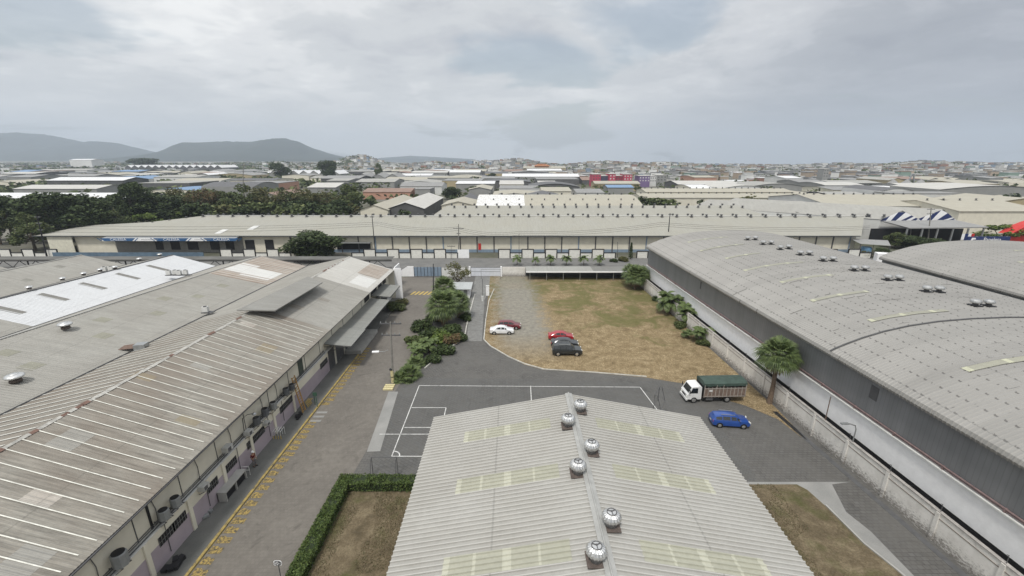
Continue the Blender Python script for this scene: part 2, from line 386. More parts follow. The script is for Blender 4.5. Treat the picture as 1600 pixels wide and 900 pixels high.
M['leaf_dark'] = island('leaf_dark', [(.015, .026, .009), (.038, .056, .018), (.07, .095, .032), (.026, .045, .015)])
M['leaf_mid'] = island('leaf_mid', [(.03, .045, .013), (.09, .115, .038), (.055, .075, .024), (.14, .155, .06)])
M['leaf_olive'] = island('leaf_olive', [(.06, .06, .025), (.11, .105, .04), (.08, .09, .03), (.16, .14, .06)])
M['leaf_bright'] = island('leaf_bright', [(.07, .11, .02), (.13, .18, .035), (.05, .08, .018), (.17, .21, .05)])
M['leaf_flame'] = island('leaf_flame', [(.08, .08, .03), (.17, .10, .055), (.06, .07, .025), (.13, .08, .045)])
M['palm_leaf'] = island('palm_leaf', [(.035, .055, .02), (.09, .125, .04), (.14, .18, .065), (.055, .085, .03)], .5)
M['straw'] = island('straw_blades', [(.12, .095, .055), (.22, .175, .11), (.065, .075, .032), (.16, .125, .075), (.10, .10, .05)])

# ------------------------------------------------------------------ haze, ground
mb = MB(); mb.bb(-9000, 9000, -60, 9500, -260, 520)
hz = NT('haze_air'); hz.N.remove(hz.b); vol = hz.N.new('ShaderNodeVolumePrincipled'); vol.inputs['Density'].default_value = .00014; vol.inputs['Color'].default_value = (.74, .83, .95, 1); vol.inputs['Anisotropy'].default_value = .2
hz.L.new(vol.outputs[0], hz.N['Material Output'].inputs['Volume'])
tag(mb.build('haze', hz.mat), 'thin pale haze lying over the distant city and hills', 'haze', kind='stuff')

def struct(name, mb, m, smooth=False): return tag(mb.build(name, m, smooth=smooth), kind='structure')
from mathutils import noise as mnoise
def hill_h(x, y):
    """height of the low town hills beyond the industrial flats; the land falls away behind them on the right"""
    if y < 480: return 0.0
    az = x/max(y, 1); m = min(1, max(0, (az+.36)/.36)); t = min(1, max(0, (y-560)/600)); t = t*t*(3-2*t)
    n = mnoise.noise(Vector((x*.0022, y*.0016, 3.3)))*4 + mnoise.noise(Vector((x*.008, y*.006, 7.7)))*3
    b = 0
    for ax, ay, hh, sx, sy in BUMPS: b += hh*math.exp(-((az-ax)/sx)**2-((y-ay)/sy)**2)
    near = max(0, 1-max(0, (y-2300)/700))
    return t*((3.5*m+n)*near+b) - m*max(0, y-1300)*.021
BUMPS = [(-.335, 1700, 33, .05, 300), (.012, 1500, 19, .05, 300), (-.07, 1600, 15, .045, 300), (-.17, 1700, 14, .05, 300), (.2, 1450, 12, .055, 260), (.34, 1400, 9, .07, 260), (.5, 1400, 4, .06, 260), (.72, 1300, 5, .08, 240), (.93, 1250, 12, .10, 240), (1.1, 1150, 6, .08, 200), (-.52, 1500, 14, .04, 220)]
mb = MB()
ys = [-60, 0, 60, 120, 200, 300, 400, 470]+[480+40*k for k in range(66)]+[3200, 3600, 4500, 6000, 9400]
rows = []
for y in ys:
    half = max(600, y*1.75+400) if y < 5000 else 8900
    half = min(half, 8900)
    rows.append([(-half+2*half*k/150, y, hill_h(-half+2*half*k/150, y)-.02) for k in range(151)])
mb.grid(rows); struct('ground', mb, M['ground'], True)
# mountains on the left
def mountain(name, pts, Y, depth, m):
    mb = MB(); prof = []
    for i in range(len(pts)-1):
        for k in range(10):
            t = k/10; prof.append((pts[i][0]*(1-t)+pts[i+1][0]*t, pts[i][1]*(1-t)+pts[i+1][1]*t))
    prof.append(pts[-1]); top = [PY(a, b, Y) for a, b in prof]; rows = []
    for j in range(15):
        q = (j/7)-1; r = []
        for i, p in enumerate(top):
            hgt = max(0, p.z)*(1-abs(q)**1.25)
            hgt *= 1+(.05*mnoise.noise(Vector((p.x*.02, 4, 1))) if j == 7 else 0)+.22*mnoise.noise(Vector((p.x*.003, q*3, 1.1)))*(1 if j != 7 else 0)+.1*mnoise.noise(Vector((p.x*.012, q*9, 2)))*(1 if j != 7 else .35)
            r.append((p.x*(1+.0*q), Y+q*depth+120*mnoise.noise(Vector((p.x*.002, q*2, 0))), max(0, hgt)-3 if hgt > 1 else -220))
        rows.append(r)
    mb.grid(rows); struct(name, mb, m, True)
mountain('mountain', [(-420, 240), (-250, 226), (-120, 214), (-40, 207), (20, 207), (60, 210), (85, 214), (110, 221), (128, 222), (150, 220), (170, 225), (195, 233), (230, 239), (262, 240), (300, 248)], 5200, 1300, M['hill'])
mountain('mountain', [(215, 249), (255, 241), (290, 233), (305, 225), (325, 222), (350, 220), (375, 221), (395, 221), (418, 217), (440, 216), (458, 219), (475, 226), (492, 236), (515, 242), (560, 249)], 4300, 900, M['hill'])
mountain('hill_ridge', [(560, 252), (600, 246), (640, 243), (680, 245), (730, 248), (780, 252)], 7200, 800, M['hill'])

# ------------------------------------------------------------------ paved areas
def sheet(name, pts, z, m): mb = MB(); mb.poly([(p[0], p[1], z) for p in pts]); return struct(name, mb, m)
def px(*pts): return [G(a, b) for a, b in pts]
sheet('yard_pavement', [(-26, 2), (34.8, 2), (35, 20), (31.0, 104), (31, 111), (-27, 111)], .004, M['paver'])
road_pts = [(-24.3, 4), (-16.3, 4), (-16.3, 33)]+px((545, 752), (575, 700), (612, 618), (640, 580), (668, 520), (690, 470), (706, 434))+[(-30, 109.8), (-30, 92), (-24.3, 92)]
sheet('service_road', road_pts, .008, M['road'])
sheet('street', [(-420, 112.4), (420, 112.4), (420, 132.2), (-420, 132.2)], .004, M['street'])
sheet('apron_strip', px((573, 706), (607, 612), (622, 612), (594, 705)), .012, M['apron'])
sheet('court_surface', px((560, 752), (594, 690), (630, 600), (660, 590), (1040, 596), (1105, 640), (1180, 740), (1180, 752)), .008, M['court'])
sheet('driveway', px((729, 533), (735, 470), (743, 432), (770, 432), (757, 470), (753, 533)), .012, M['drive'])
lot = px((766, 431), (759, 500), (757, 531), (766, 541), (795, 558), (820, 570), (850, 578), (930, 583), (1010, 590), (1072, 600), (1110, 618), (1165, 634), (1215, 655), (1252, 683), (1262, 688))
lot += [Vector((33.0, 48, 0)), Vector((31.3, 99, 0)), Vector((31.2, 108.5, 0))]
sheet('dry_lot', lot, .016, M['lot'])
_t = NT('worn_line_paint'); _n = _t.noise(2.2, 8, .8); M['courtline'] = _t.out(_t.ramp(_n, [(.36, (.25, .25, .245)), (.5, (.56, .56, .54)), (.7, (.68, .68, .66))]), .8, 0, .2)
# painted court lines
def lines(name, segs, wd, z, m, extra=None):
    mb = MB()
    for p, q in segs:
        d = (q-p).normalized(); n = Vector((-d.y, d.x, 0))*wd/2
        mb.poly([(a.x, a.y, z) for a in (p-n, q-n, q+n, p+n)])
    if extra: extra(mb)
    return struct(name, mb, m)
a, b, c_, d_ = G(655, 602.5), G(1000, 605), G(612, 713), Vector((18.9, 38.5, 0))
h1, h2 = G(643, 637), G(697, 637); h3 = G(690, 668); h4 = G(632, 668)
def arc(mb):
    for k in range(8):
        t0, t1 = R(90*k/8), R(90*(k+1)/8)
        for r0, r1 in ((.75, .87),):
            mb.poly([(c_.x+r*math.cos(t), c_.y+r*math.sin(t), .0161+0.004) for r, t in ((r0, t0), (r1, t0), (r1, t1), (r0, t1))])
lines('court_markings', [(a, b), (a, c_), (c_, d_), (b, d_), (G(829, 603), G(831, 640)), (h1, h2), (h2, h3), (h4, h3), (G(593, 678.5), G(690, 678.5))], .10, .0161, M['courtline'], arc)
# kerbs
def kerb(name, pts, wd=.22, h=.16, m='dirty_white'):
    mb = MB()
    for p, q in zip(pts, pts[1:]): mb.beam((p[0], p[1], h/2), (q[0], q[1], h/2), wd, h)
    return struct(name, mb, M[m])
kerb('lot_kerb', px((772, 452), (764, 470), (759, 500), (756, 531), (766, 541), (795, 558), (820, 569), (850, 577.5), (930, 582.5), (1010, 589)), .16, .13, 'oldkerb')
kerb('garden_kerb', px((742, 460), (735, 485), (729, 510), (727, 522), (719, 533), (700, 546), (680, 562), (664, 576)), .2, .16, 'oldkerb')
# raised pavement along the left building with a yellow edge
mb = MB(); mb.bb(-26.62, -24.42, 4, 92, 0, .15); struct('sidewalk', mb, M['walk'])
mb = MB(); mb.bb(-24.42, -24.2, 4, 72, 0, .16); struct('yellow_kerb', mb, M['wornyel'])
mb = MB(); rr = random.Random(5)
y = 20
while y < 66:
    if not 44.6 < y < 47.5:
        k = rr.uniform(.8, 1); mb.poly([(-24.1, y, .02), (-24.1+1.15*k, y+.05, .02), (-24.1+1.15*k, y+.6, .02), (-24.1, y+.62, .02)])
        mb.poly([(-24.05, y+.62, .02), (-23.6, y+.62, .02), (-23.6, y+.74, .02), (-24.05, y+.76, .02)])
    y += .98
def hatch_mat():
    t = NT('worn_yellow'); n = t.noise(5, 6, .75); c = t.ramp(n, [(.42, (.07, .065, .055)), (.54, (.30, .22, .08)), (.68, (.42, .31, .10))]); return t.out(c, .85, 0, .2)
struct('kerb_hatching', mb, hatch_mat())
mb = MB()
for k in range(6): p = G(642+6.5*k, 458); mb.poly([(p.x, p.y-1.3, .02), (p.x+.5, p.y-1.3, .02), (p.x+1.1, p.y+1.2, .02), (p.x+.6, p.y+1.2, .02)])
struct('road_hatching', mb, M['yellow'])
mb = MB()
for k in range(3): mb.poly([(-24.0, 44.8+k*.9, .021), (-22.7, 44.8+k*.9, .021), (-22.7, 45.2+k*.9, .021), (-24.0, 45.2+k*.9, .021)])
struct('road_grating', mb, M['apron'])
# near grass patches
sheet('grass_patch', [(-15.3, 4), (-6, 4), (-6, 33.6), (-15.3, 33.6)], .02, M['patch'])
pr = px((1172, 757), (1245, 757), (1262, 766), (1300, 800), (1350, 850), (1400, 890), (1440, 925))+[Vector((22, 10, 0)), Vector((14, 10, 0)), Vector((14.6, 34.5, 0))]
sheet('grass_patch', pr, .02, M['patch'])
sheet('concrete_path', px((1165, 753), (1330, 753), (1300, 757), (1322, 800), (1360, 830), (1430, 902), (1460, 930), (1440, 925), (1400, 890), (1350, 850), (1300, 800), (1262, 766), (1245, 757), (1165, 758)), .012, M['apron'])
kerb('patch_kerb', px((1290, 790), (1300, 800), (1350, 850), (1400, 890), (1440, 925)), .14, .12, 'concrete')
mb = MB(); mb.beam((34.2, 20, .008), (32.35, 47, .008), .55, .016); struct('gutter', mb, M['dgrey'])

# ================================================================== BUILDINGS: helpers
V = Vector
def lerp(a, b, t): return a+(b-a)*t
def corr(mb, A0, A1, B0, B1, s0=0, s1=1, t0=0, t1=1, pitch=.33, amp=.035, off=0.0, nt=2, mi=0, prof=((0, 0), (.5, 0), (.62, 1), (.86, 1))):
    """corrugated sheet between eave line A0-A1 and ridge line B0-B1"""
    L = (A1-A0).length; n = (A1-A0).cross(B0-A0).normalized()
    if n.z < 0: n = -n
    ss = []; k0 = math.ceil(s0*L/pitch-1e-6)
    ss.append((s0, 0)); k = k0
    while k*pitch < s1*L:
        for f, h in prof:
            q = (k+f)*pitch/L
            if s0 < q < s1: ss.append((q, h))
        k += 1
    ss.append((s1, 0)); rows = []
    for j in range(nt+1):
        t = t0+(t1-t0)*j/nt
        rows.append([lerp(lerp(A0, A1, s), lerp(B0, B1, s), t)+n*(h*amp+off) for s, h in ss])
    mb.grid(rows, mi)
PR = ((0, 0), (.54, 0), (.62, 1), (.78, 1), (.86, 0))
def turbine(name, c, r, parent, m1, m2, detail=True):
    """roof turbine vent: square flashing, throat and bulbous finned head"""
    x, y, z = c; mb = MB(); n = 36 if detail else 14
    mb.lathe([(r*.62, .66*r), (r*.9, .78*r), (r*1.03, 1.02*r), (r*1.0, 1.26*r), (r*.84, 1.52*r), (r*.55, 1.68*r)], (x, y, z), n, 0, .05 if detail else 0)
    mb.lathe([(r*.50, 1.66*r), (r*.50, 1.74*r), (r*.06, 1.80*r)], (x, y, z), 20, 0)
    if not detail: mb.lathe([(r*.66, -.25*r), (r*.6, .5*r)], (x, y, z), 12, 1)
    o = mb.build(name, [M['alu'], m2], parent, smooth=not detail)
    if detail:
        mb = MB(); mb.lathe([(r*.60, -.25), (r*.60, .45*r), (r*.68, .52*r), (r*.62, .68*r)], (x, y, z), 24, 0); mb.build('throat', M['galv'], o, smooth=True)
        mb = MB(); mb.box((x, y, z-.02), (r*1.9, r*1.9, .05), .0); mb.build('flashing', m1, o)
        mb = MB()
        for rr_, zz in ((.50, 1.76),):
            pts = [(x+r*rr_*math.cos(2*math.pi*k/20), y+r*rr_*math.sin(2*math.pi*k/20), z+r*zz) for k in range(21)]; mb.tube(pts, .022, 5, cap=False)
        for k in range(3):
            a = 2*math.pi*k/3+.6; mb.beam((x, y, z+r*1.86), (x+r*.48*math.cos(a), y+r*.48*math.sin(a), z+r*1.80), .03)
        mb.lathe([(.05, r*1.83), (.05, r*1.9)], (x, y, z), 8); mb.build('bearing_frame', M['dgrey'], o)
    return o

# ------------------------------------------------------------------ central shed (roof below the camera)
shed = thing('metal_shed', (4.9, 20, 0), 'big pale grey ribbed metal roofed shed in front with round silver vents along its ridge', 'warehouse')
yf, yn = 33.6, 6.0; xl, xr, xc = -6.9, 16.6, 4.9; ze, zr = 8.0, 10.3
eL0, eL1, eR0, eR1, r0, r1 = V((xl, yn, ze)), V((xl, yf, ze)), V((xr, yn, ze)), V((xr, yf, ze)), V((xc, yn, zr)), V((xc, yf, zr))
mb = MB(); corr(mb, eL0, eL1, r0, r1, pitch=.34, amp=.085, prof=PR); corr(mb, eR0, eR1, r0, r1, pitch=.34, amp=.085, prof=PR)
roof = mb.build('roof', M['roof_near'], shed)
mb = MB(); mb.bb(xl+.3, xl+.45, yn, yf-.3, 0, ze-.05); mb.bb(xr-.45, xr-.3, yn, yf-.3, 0, ze-.05)
mb.poly([(xl+.3, yf-.3, 0), (xr-.3, yf-.3, 0), (xr-.3, yf-.3, ze-.02), (xc, yf-.3, zr-.08), (xl+.3, yf-.3, ze-.02)]); mb.build('wall', M['cream'], shed)
mb = MB()
for s, x1 in ((-1, -.30), (1, .30)):
    mb.poly([(xc, yn, zr+.13), (xc, yf+.03, zr+.13), (xc+x1, yf+.03, zr+.045), (xc+x1, yn, zr+.045)])
mb.tube([(xc, yn, zr+.12), (xc, yf+.03, zr+.12)], .06, 6)
mb.build('ridge_cap', plain('cap_sheet', (.34, .34, .325), .55, .12, 2, .1), roof)
def shed_sky(side, ya, ta, tb):
    A0, A1 = (eL0, eL1) if side < 0 else (eR0, eR1); L = yf-yn; s0, s1 = (math.floor((ya-.35-yn)/.34)*.34)/L, (math.floor((ya-.35-yn)/.34)*.34+.34*4)/L; mb = MB()
    cuts = [ta, ta+(tb-ta)*.05, ta+(tb-ta)*.235, ta+(tb-ta)*.26, ta+(tb-ta)*.47, ta+(tb-ta)*.54, ta+(tb-ta)*.75, ta+(tb-ta)*.77, tb]
    for i, (p, q) in enumerate(zip(cuts, cuts[1:])): corr(mb, A0, A1, r0, r1, s0, s1, p, q, .34, .085, .014+.003*(i % 2 == 0), 1, 1 if i % 2 == 0 else 0, PR)
    mb.build('skylight', [M['skyl'], M['skylw']], roof)
def shed_t(side, x, y):
    A0, A1 = (eL0, eL1) if side < 0 else (eR0, eR1); p = on_plane(x, y, A0, A1, r0); e = xl if side < 0 else xr
    return (p.x-e)/(xc-e), p.y
for side, p, q in ((-1, (725, 686), (860, 662)), (-1, (712, 766), (873, 734)), (-1, (690, 898), (893, 866)), (1, (1068, 688), (932, 662)), (1, (1115, 765), (959, 736)), (1, (1203, 895), (1005, 868))):
    t1_, y1_ = shed_t(side, *p); t2_, y2_ = shed_t(side, *q); shed_sky(side, (y1_+y2_)/2, t1_, t2_)
for x, y in ((908, 643), (887, 666), (928, 708), (906, 740), (963, 822), (938, 876)):
    p = G(x, y, 10.25); dx = .62 if p.x > xc else -.62
    turbine('turbine_vent', (xc+dx, p.y, 10.33), .52, shed, M['flash'], M['rust'])

# ------------------------------------------------------------------ left industrial block: saw-tooth row of gables
FY = 92.0; NY = 4.0
def ext(pn, pf, y): return lerp(pn, pf, (y-pn.y)/(pf.y-pn.y))
ln = {}
def line(k, pn, pf): ln[k] = (ext(pn, pf, NY), ext(pn, pf, FY))
line('eA', V((-26, 25, 6.5)), V((-25.7, FY, 6.5))); line('rA', V((-36.2, 26, 10.2)), PY(546, 401, FY))
line('vAB', V((-46.6, 28, 7.6)), PY(480, 416, FY)); line('rB', V((-60.3, 28, 10.2)), PY(407, 400, FY))
line('vBC', V((-68.2, 28, 7.5)), PY(338, 416, FY)); line('rC', V((-79.0, 28, 10)), PY(270, 398.5, FY))
line('vCD', V((-88, 28, 7.4)), PY(197, 414, FY)); line('rD', V((-98.5, 28, 10.1)), PY(128, 398.5, FY))
line('vDE', V((-112, 28, 7.2)), PY(14, 420, FY)); line('rE', V((-124, 28, 10)), V((-120, FY, 9.8))); line('vE', V((-135, 28, 7)), V((-132, FY, 7)))
def sec(mb, e, r, ya, yb, ta=0, tb=1, pitch=.35, amp=.03, off=0, mi=0, nt=1):
    L = FY-NY; corr(mb, ln[e][0], ln[e][1], ln[r][0], ln[r][1], (ya-NY)/L, (yb-NY)/L, ta, tb, pitch, amp, off, nt, mi)
def gable_house(nm, label, base, e1, r, e2, gable=True):
    t = thing(nm, base, label, 'warehouse'); mb = MB()
    a, b, c = ln[e1][1], ln[r][1], ln[e2][1]
    mb.poly([(a.x, FY-.2, 0), (c.x, FY-.2, 0), (c.x, FY-.2, c.z-.05), (b.x, FY-.2, b.z-.05), (a.x, FY-.2, a.z-.05)])
    a, b, c = ln[e1][0], ln[r][0], ln[e2][0]
    mb.poly([(a.x, NY+.2, 0), (c.x, NY+.2, 0), (c.x, NY+.2, c.z-.05), (b.x, NY+.2, b.z-.05), (a.x, NY+.2, a.z-.05)])
    build_each(mb, 'end_wall', M['cream'], t); return t
# hall A, beside the service road
hA = gable_house('factory_hall', 'cream factory hall beside the service road with striped brown roof and air conditioners', (-36, 50, 0), 'eA', 'rA', 'vAB')
mb = MB()
sec(mb, 'eA', 'rA', NY, 57.5, 0, 1, .2222, .03); sec(mb, 'vAB', 'rA', NY, 57.5, 0, 1, .2222, .03)
for k in range(9):   # odd replaced sheets
    y = (23, 27.5, 33.2, 12, 41, 47.2, 52, 18.5, 37)[k]; t = (.42, .68, .2, .5, .6, .3, .75, .15, .85)[k]
    sec(mb, 'eA', 'rA', y, y+1.1*(1+k % 2), t, t+.17, .2222, .03, .008, 1+k % 3)
rfA = mb.build('roof', [M['roof_strip'], M['roof_rust'], M['roof_fibre'], roof_mat('patch_sheet', (.25, .22, .16), (.2, .15, .1), .5, 0)], hA)
mb = MB(); y = 5.2
rs = random.Random(3)
while y < 57:
    sec(mb, 'eA', 'rA', y, y+.08, .035+rs.uniform(0, .02), .985, 9, 0, .045); y += 1.11
y = 5.6
while y < 57: sec(mb, 'vAB', 'rA', y, y+.22, .02, .96, 9, 0, .05, 1); y += 1.11
mb.build('rib_strips', [plain('strip_white', (.66, .65, .585), .6, .22, 2.5), plain('strip_dull', (.46, .45, .41), .6, .2)], rfA)
mb = MB(); sec(mb, 'eA', 'rA', 57.5, 75.5, 0, 1); sec(mb, 'vAB', 'rA', 57.5, FY, 0, 1)
sec(mb, 'eA', 'rA', 75.5, FY, .0, 1, mi=1); sec(mb, 'eA', 'rA', 83.5, 91.5, .08, .52, .35, .03, .02, 2); sec(mb, 'eA', 'rA', 77, 82.5, .1, .45, .35, .03, .015, 3)
sec(mb, 'eA', 'rA', 66, 67.2, .38, .55, .35, .03, .01, 4); sec(mb, 'eA', 'rA', 60.5, 62, .55, .75, .35, .03, .01, 4)
mb.build('roof', [M['roof_fibre'], roof_mat('roof_pale', (.47, .46, .43), (.36, .34, .30), .4, 0, .35, .1, .6, 5), M['roof_rust'], roof_mat('roof_pale2', (.58, .58, .56), (.45, .43, .4), .4, 0, .35, .08, .6, 5), M['roof_strip']], hA)
mb = MB()   # battered ridge capping
a, b = ln['rA']; n = 150; rs = random.Random(8)
for k in range(n):
    p, q = lerp(a, b, k/n), lerp(a, b, (k+1)/n); mi = 1 if rs.random() < .22 else 0; o = .06+rs.uniform(0, .03); wd_ = rs.uniform(.18, .30)
    for s in (-1, 1): mb.poly([p+V((0, 0, o)), q+V((0, 0, o)), q+V((s*wd_, 0, o-.10)), p+V((s*wd_, 0, o-.10))], mi)
mb.build('ridge_cap', [plain('old_cap', (.38, .37, .34), .8, .3, 3), plain('cap_rust', (.16, .10, .08), .9, .3, 3)], hA)
g = [G(370, 484, 10.7), G(430, 485, 10.2), G(504, 441, 10.2), G(481, 432, 10.7)]
mb = MB(); mb.poly(g); mb.poly([p-V((0, 0, .14)) for p in g][::-1])
for i in range(4): mb.poly([g[i]-V((0, 0, .14)), g[(i+1) % 4]-V((0, 0, .14)), g[(i+1) % 4], g[i]])
mb.build('raised_monitor', roof_mat('monitor_sheet', (.25, .245, .225), (.18, .17, .15), .4, 0), hA)
# road-side wall
mb = MB(); mb.bb(-27.2, -27.0, NY, FY-.25, 3.2, 6.45); mb.bb(-27.2, -26.62, NY, FY-.25, 2.05, 3.2); wallA = mb.build('wall', M['cream'], hA)
mb = MB(); mb.bb(-27.2, -26.60, NY, 60, 0, 2.05); mb.bb(-27.2, -26.60, 60, FY-.25, 0, 2.05, 1); mb.build('wall_base', [plain('lilac_wall', (.36, .31, .34), .8, .1, .6), M['dirty_white']], hA)
mb = MB(); mb.bb(-26.98, -26.55, NY, FY-.3, 3.2, 3.28); mb.build('ledge', M['dirty_white'], wallA)
mb = MB()
y = 7.0
while y < 90: mb.bb(-26.995, -26.96, y, y+.06, 3.3, 6.35); y += 4.45
build_each(mb, 'wall_joint', M['dgrey'], wallA)
mb = MB()
for y in (15.6, 20.2, 24.6, 29, 33.4, 37.8, 42.2, 46.6): mb.bb(-26.6, -26.48, y, y+.35, 0, 3.19)
build_each(mb, 'pilaster', M['cream'], wallA)
mb = MB()
for z, x in ((3.42, -26.9), (3.56, -26.93), (3.36, -26.7)): mb.tube([(x, NY, z), (x, 57, z)], .035 if z > 3.4 else .05, 5)
for y in (10, 18.3, 21.5, 26.4, 31, 35.5, 41, 44): mb.tube([(-26.95, y, 6.3), (-26.93, y+.3, 4.6), (-26.9, y+.2, 3.4), (-26.55, y+.25, 3.2), (-26.55, y+.2, .6)], .028, 5)
mb.build('cable_runs', M['dgrey'], hA)
mb = MB(); mb.bb(-26.15, -25.9, NY, FY, 6.36, 6.44); mb.bb(-27.0, -26.0, NY, FY, 6.38, 6.42); mb.build('gutter', M['dgrey'], hA)
for (x, y), wd in (((257, 838-20), 1.7), ((275, 795), 1.5), ((330, 748), 1.4), ((359, 722), 1.9), ((397, 668), 3.2), ((446, 622), 3.0), ((505, 560), 2.4)):
    p = PX(x, y, -26.6); mb = MB(); mb.bb(-26.60, -26.575, p.y-wd/2, p.y+wd/2, 1.75, 2.55); o = mb.build('window', M['dark'], hA)
    mb = MB(); k = p.y-wd/2
    while k < p.y+wd/2: mb.bb(-26.57, -26.555, k, k+.018, 1.75, 2.55); k += .26
    mb.bb(-26.57, -26.555, p.y-wd/2, p.y+wd/2, 2.13, 2.15); mb.build('grille', M['galv'], o)
for y0, y1 in ((75.5, 78.2), (79.3, 83), (84, 86.5), (87.3, 89.6)):
    mb = MB(); mb.bb(-27.0, -26.97, y0, y1, 4.4, 6.1); mb.build('window', M['dark'], hA)
p = PX(472, 590, -27.0); mb = MB(); mb.bb(-27.0, -26.95, p.y-.6, p.y+.6, 3.3, 5.5); mb.build('door', plain('green_door', (.06, .075, .06), .6), hA)
mb = MB(); mb.bb(-27.0, -26.97, NY, 26.1, 6.18, 6.36)
for y in (16.2, 26.1): mb.bb(-26.99, -26.93, y-.09, y+.09, 3.3, 6.36)
mb.build('beam_band', M['black'], wallA)
# loading canopies over the pavement
can_m = roof_mat('canopy_sheet', (.24, .245, .23), (.17, .16, .14), .5, 0, .3, .12, .6, 3)
for x0, x1, y0, y1, z0, z1 in ((-26.9, -23.0, 57.2, 63.6, 4.5, 4.15), (-26.9, -23.3, 63.8, 78.8, 4.3, 4.0), (-26.9, -23.3, 79.2, 87, 4.75, 4.45)):
    mb = MB(); corr(mb, V((x1, y0, z1)), V((x1, y1, z1)), V((x0, y0, z0)), V((x0, y1, z0)), pitch=.3, amp=.03)
    corr(mb, V((x1, y0, z1-.09)), V((x1, y1, z1-.09)), V((x0, y0, z0-.09)), V((x0, y1, z0-.09)), pitch=.3, amp=.0)
    o = mb.build('canopy', can_m, hA); mb = MB()
    mb.bb(x1-.06, x1, y0, y1, z1-.2, z1-.01); mb.bb(x0, x1, y0-.02, y0, z1-.14, z1-.05); y = y0+.4
    while y < y1: mb.beam((x1-.15, y, z1-.12), (-26.95, y, z1-1.1), .06); y += 3.2
    mb.build('canopy_frame', M['dgrey'], o)
mb = MB(); mb.bb(-27.0, -26.57, 57.5, 88, .2, 3.1); o = mb.build('loading_bays', M['dgrey'], hA); mb = MB()
for y in (59.5, 63, 67, 71, 75, 79, 83): mb.bb(-26.56, -26.5, y, y+.5, .15, 3.1)
build_each(mb, 'bay_pier', M['cream'], hA)
mb = MB(); mb.bb(-26.4, -23.9, 63, 72, .15, .75); mb.build('loading_dock', M['concrete'], hA)
mb = MB(); mb.bb(-25.9, -24.2, FY-.1, FY+.1, 0, 6.9); mb.bb(-25.7, -25.5, FY, FY+4, 2.5, 7.1); mb.build('parapet', M['white'], hA)
for k_, hh_ in (('vAB', hA),):
    mb = MB(); mb.beam(ln[k_][0]+V((0, 0, .03)), ln[k_][1]+V((0, 0, .03)), .30, .1); mb.build('valley_gutter', M['black'], hh_)
# the other halls of the row
hB = gable_house('factory_hall', 'grey fibre cement roofed factory hall behind the striped hall with sooty skylight sheets', (-57, 50, 0), 'vAB', 'rB', 'vBC')
mb = MB(); sec(mb, 'vAB', 'rB', NY, 77, 0, 1); sec(mb, 'vBC', 'rB', NY, FY, 0, 1); sec(mb, 'vAB', 'rB', 77, FY, 0, 1, mi=1)
sec(mb, 'vAB', 'rB', 79, 84.5, .12, .62, .35, .03, .02, 2); sec(mb, 'vAB', 'rB', 80, 86, .62, .95, .35, .03, .02, 2)
for y, t in ((33, .33), (41.5, .35), (49.8, .37), (58, .38), (66, .4), (33.5, .68), (43, .68), (53.5, .66), (63, .64), (24, .33), (24, .7), (72, .42)): sec(mb, 'vAB', 'rB', y, y+1.5, t, t+.13, .35, .03, .015, 3)
mb.build('roof', [M['roof_fibre'], M['roof_rust'], bpy.data.materials['roof_pale2'], roof_mat('old_skylight', (.245, .24, .195), (.18, .17, .13), .4, 0)], hB)
hC = gable_house('factory_hall', 'factory hall with bright white painted roof sheets and dark skylight strips', (-78, 50, 0), 'vBC', 'rC', 'vCD')
mb = MB(); sec(mb, 'vBC', 'rC', NY, 56.5, mi=1); sec(mb, 'vBC', 'rC', 56.5, FY); sec(mb, 'vCD', 'rC', NY, FY, mi=1)
for y in (58.6, 64.6, 70.8, 77.2, 83.6): sec(mb, 'vBC', 'rC', y, y+1.0, .42, .84, .35, .03, .02, 2)
mb.build('roof', [M['roof_white'], M['roof_fibre'], plain('sooty_skylight', (.17, .165, .15), .6, .15)], hC)
hD = gable_house('factory_hall', 'plain grey factory hall roof beyond the white painted roof', (-100, 50, 0), 'vCD', 'rD', 'vDE')
mb = MB(); sec(mb, 'vCD', 'rD', NY, FY); sec(mb, 'vDE', 'rD', NY, FY)
for y, t in ((66, .3), (76, .34), (84, .6)): sec(mb, 'vCD', 'rD', y, y+1.2, t, t+.14, .35, .03, .02, 1)
mb.build('roof', [M['roof_fibre'], plain('sooty_skylight2', (.2, .195, .17), .6, .15)], hD)
hE = gable_house('factory_hall', 'grey factory hall roof cut off by the left edge of the photo', (-122, 50, 0), 'vDE', 'rE', 'vE')
mb = MB(); sec(mb, 'vDE', 'rE', NY, FY); sec(mb, 'vE', 'rE', NY, FY); mb.build('roof', M['roof_fibre'], hE)
for (x, y), r, hh in (((25, 596), .70, hB), ((103, 513), .66, hB), ((46, 452), .42, hC), ((98, 438), .42, hC), ((131, 430), .42, hC), ((157, 424), .42, hC), ((180, 420), .42, hC), ((218, 407), .42, hC), ((250, 400), .42, hC)):
    e_, r_ = ('vAB', 'rB') if r > .5 else ('vBC', 'rC'); p = on_plane(x, y, ln[e_][0], ln[e_][1], ln[r_][1]); o = turbine('turbine_vent', (p.x, p.y, 0), r, hh, M['galv'], M['flash'], False)
    o.scale = (1.1, 1.1, .62); off_ = V(hh.location); lx, ly = p.x-off_.x, p.y-off_.y; o.location = (lx*(1-1.1), ly*(1-1.1), p.z-off_.z*1.0+.10+off_.z*0)
for k_, hh_ in (('vBC', hB), ('vCD', hC), ('vDE', hD)):
    mb = MB(); mb.beam(ln[k_][0]+V((0, 0, .03)), ln[k_][1]+V((0, 0, .03)), .30, .1); mb.build('valley_gutter', M['black'], hh_)
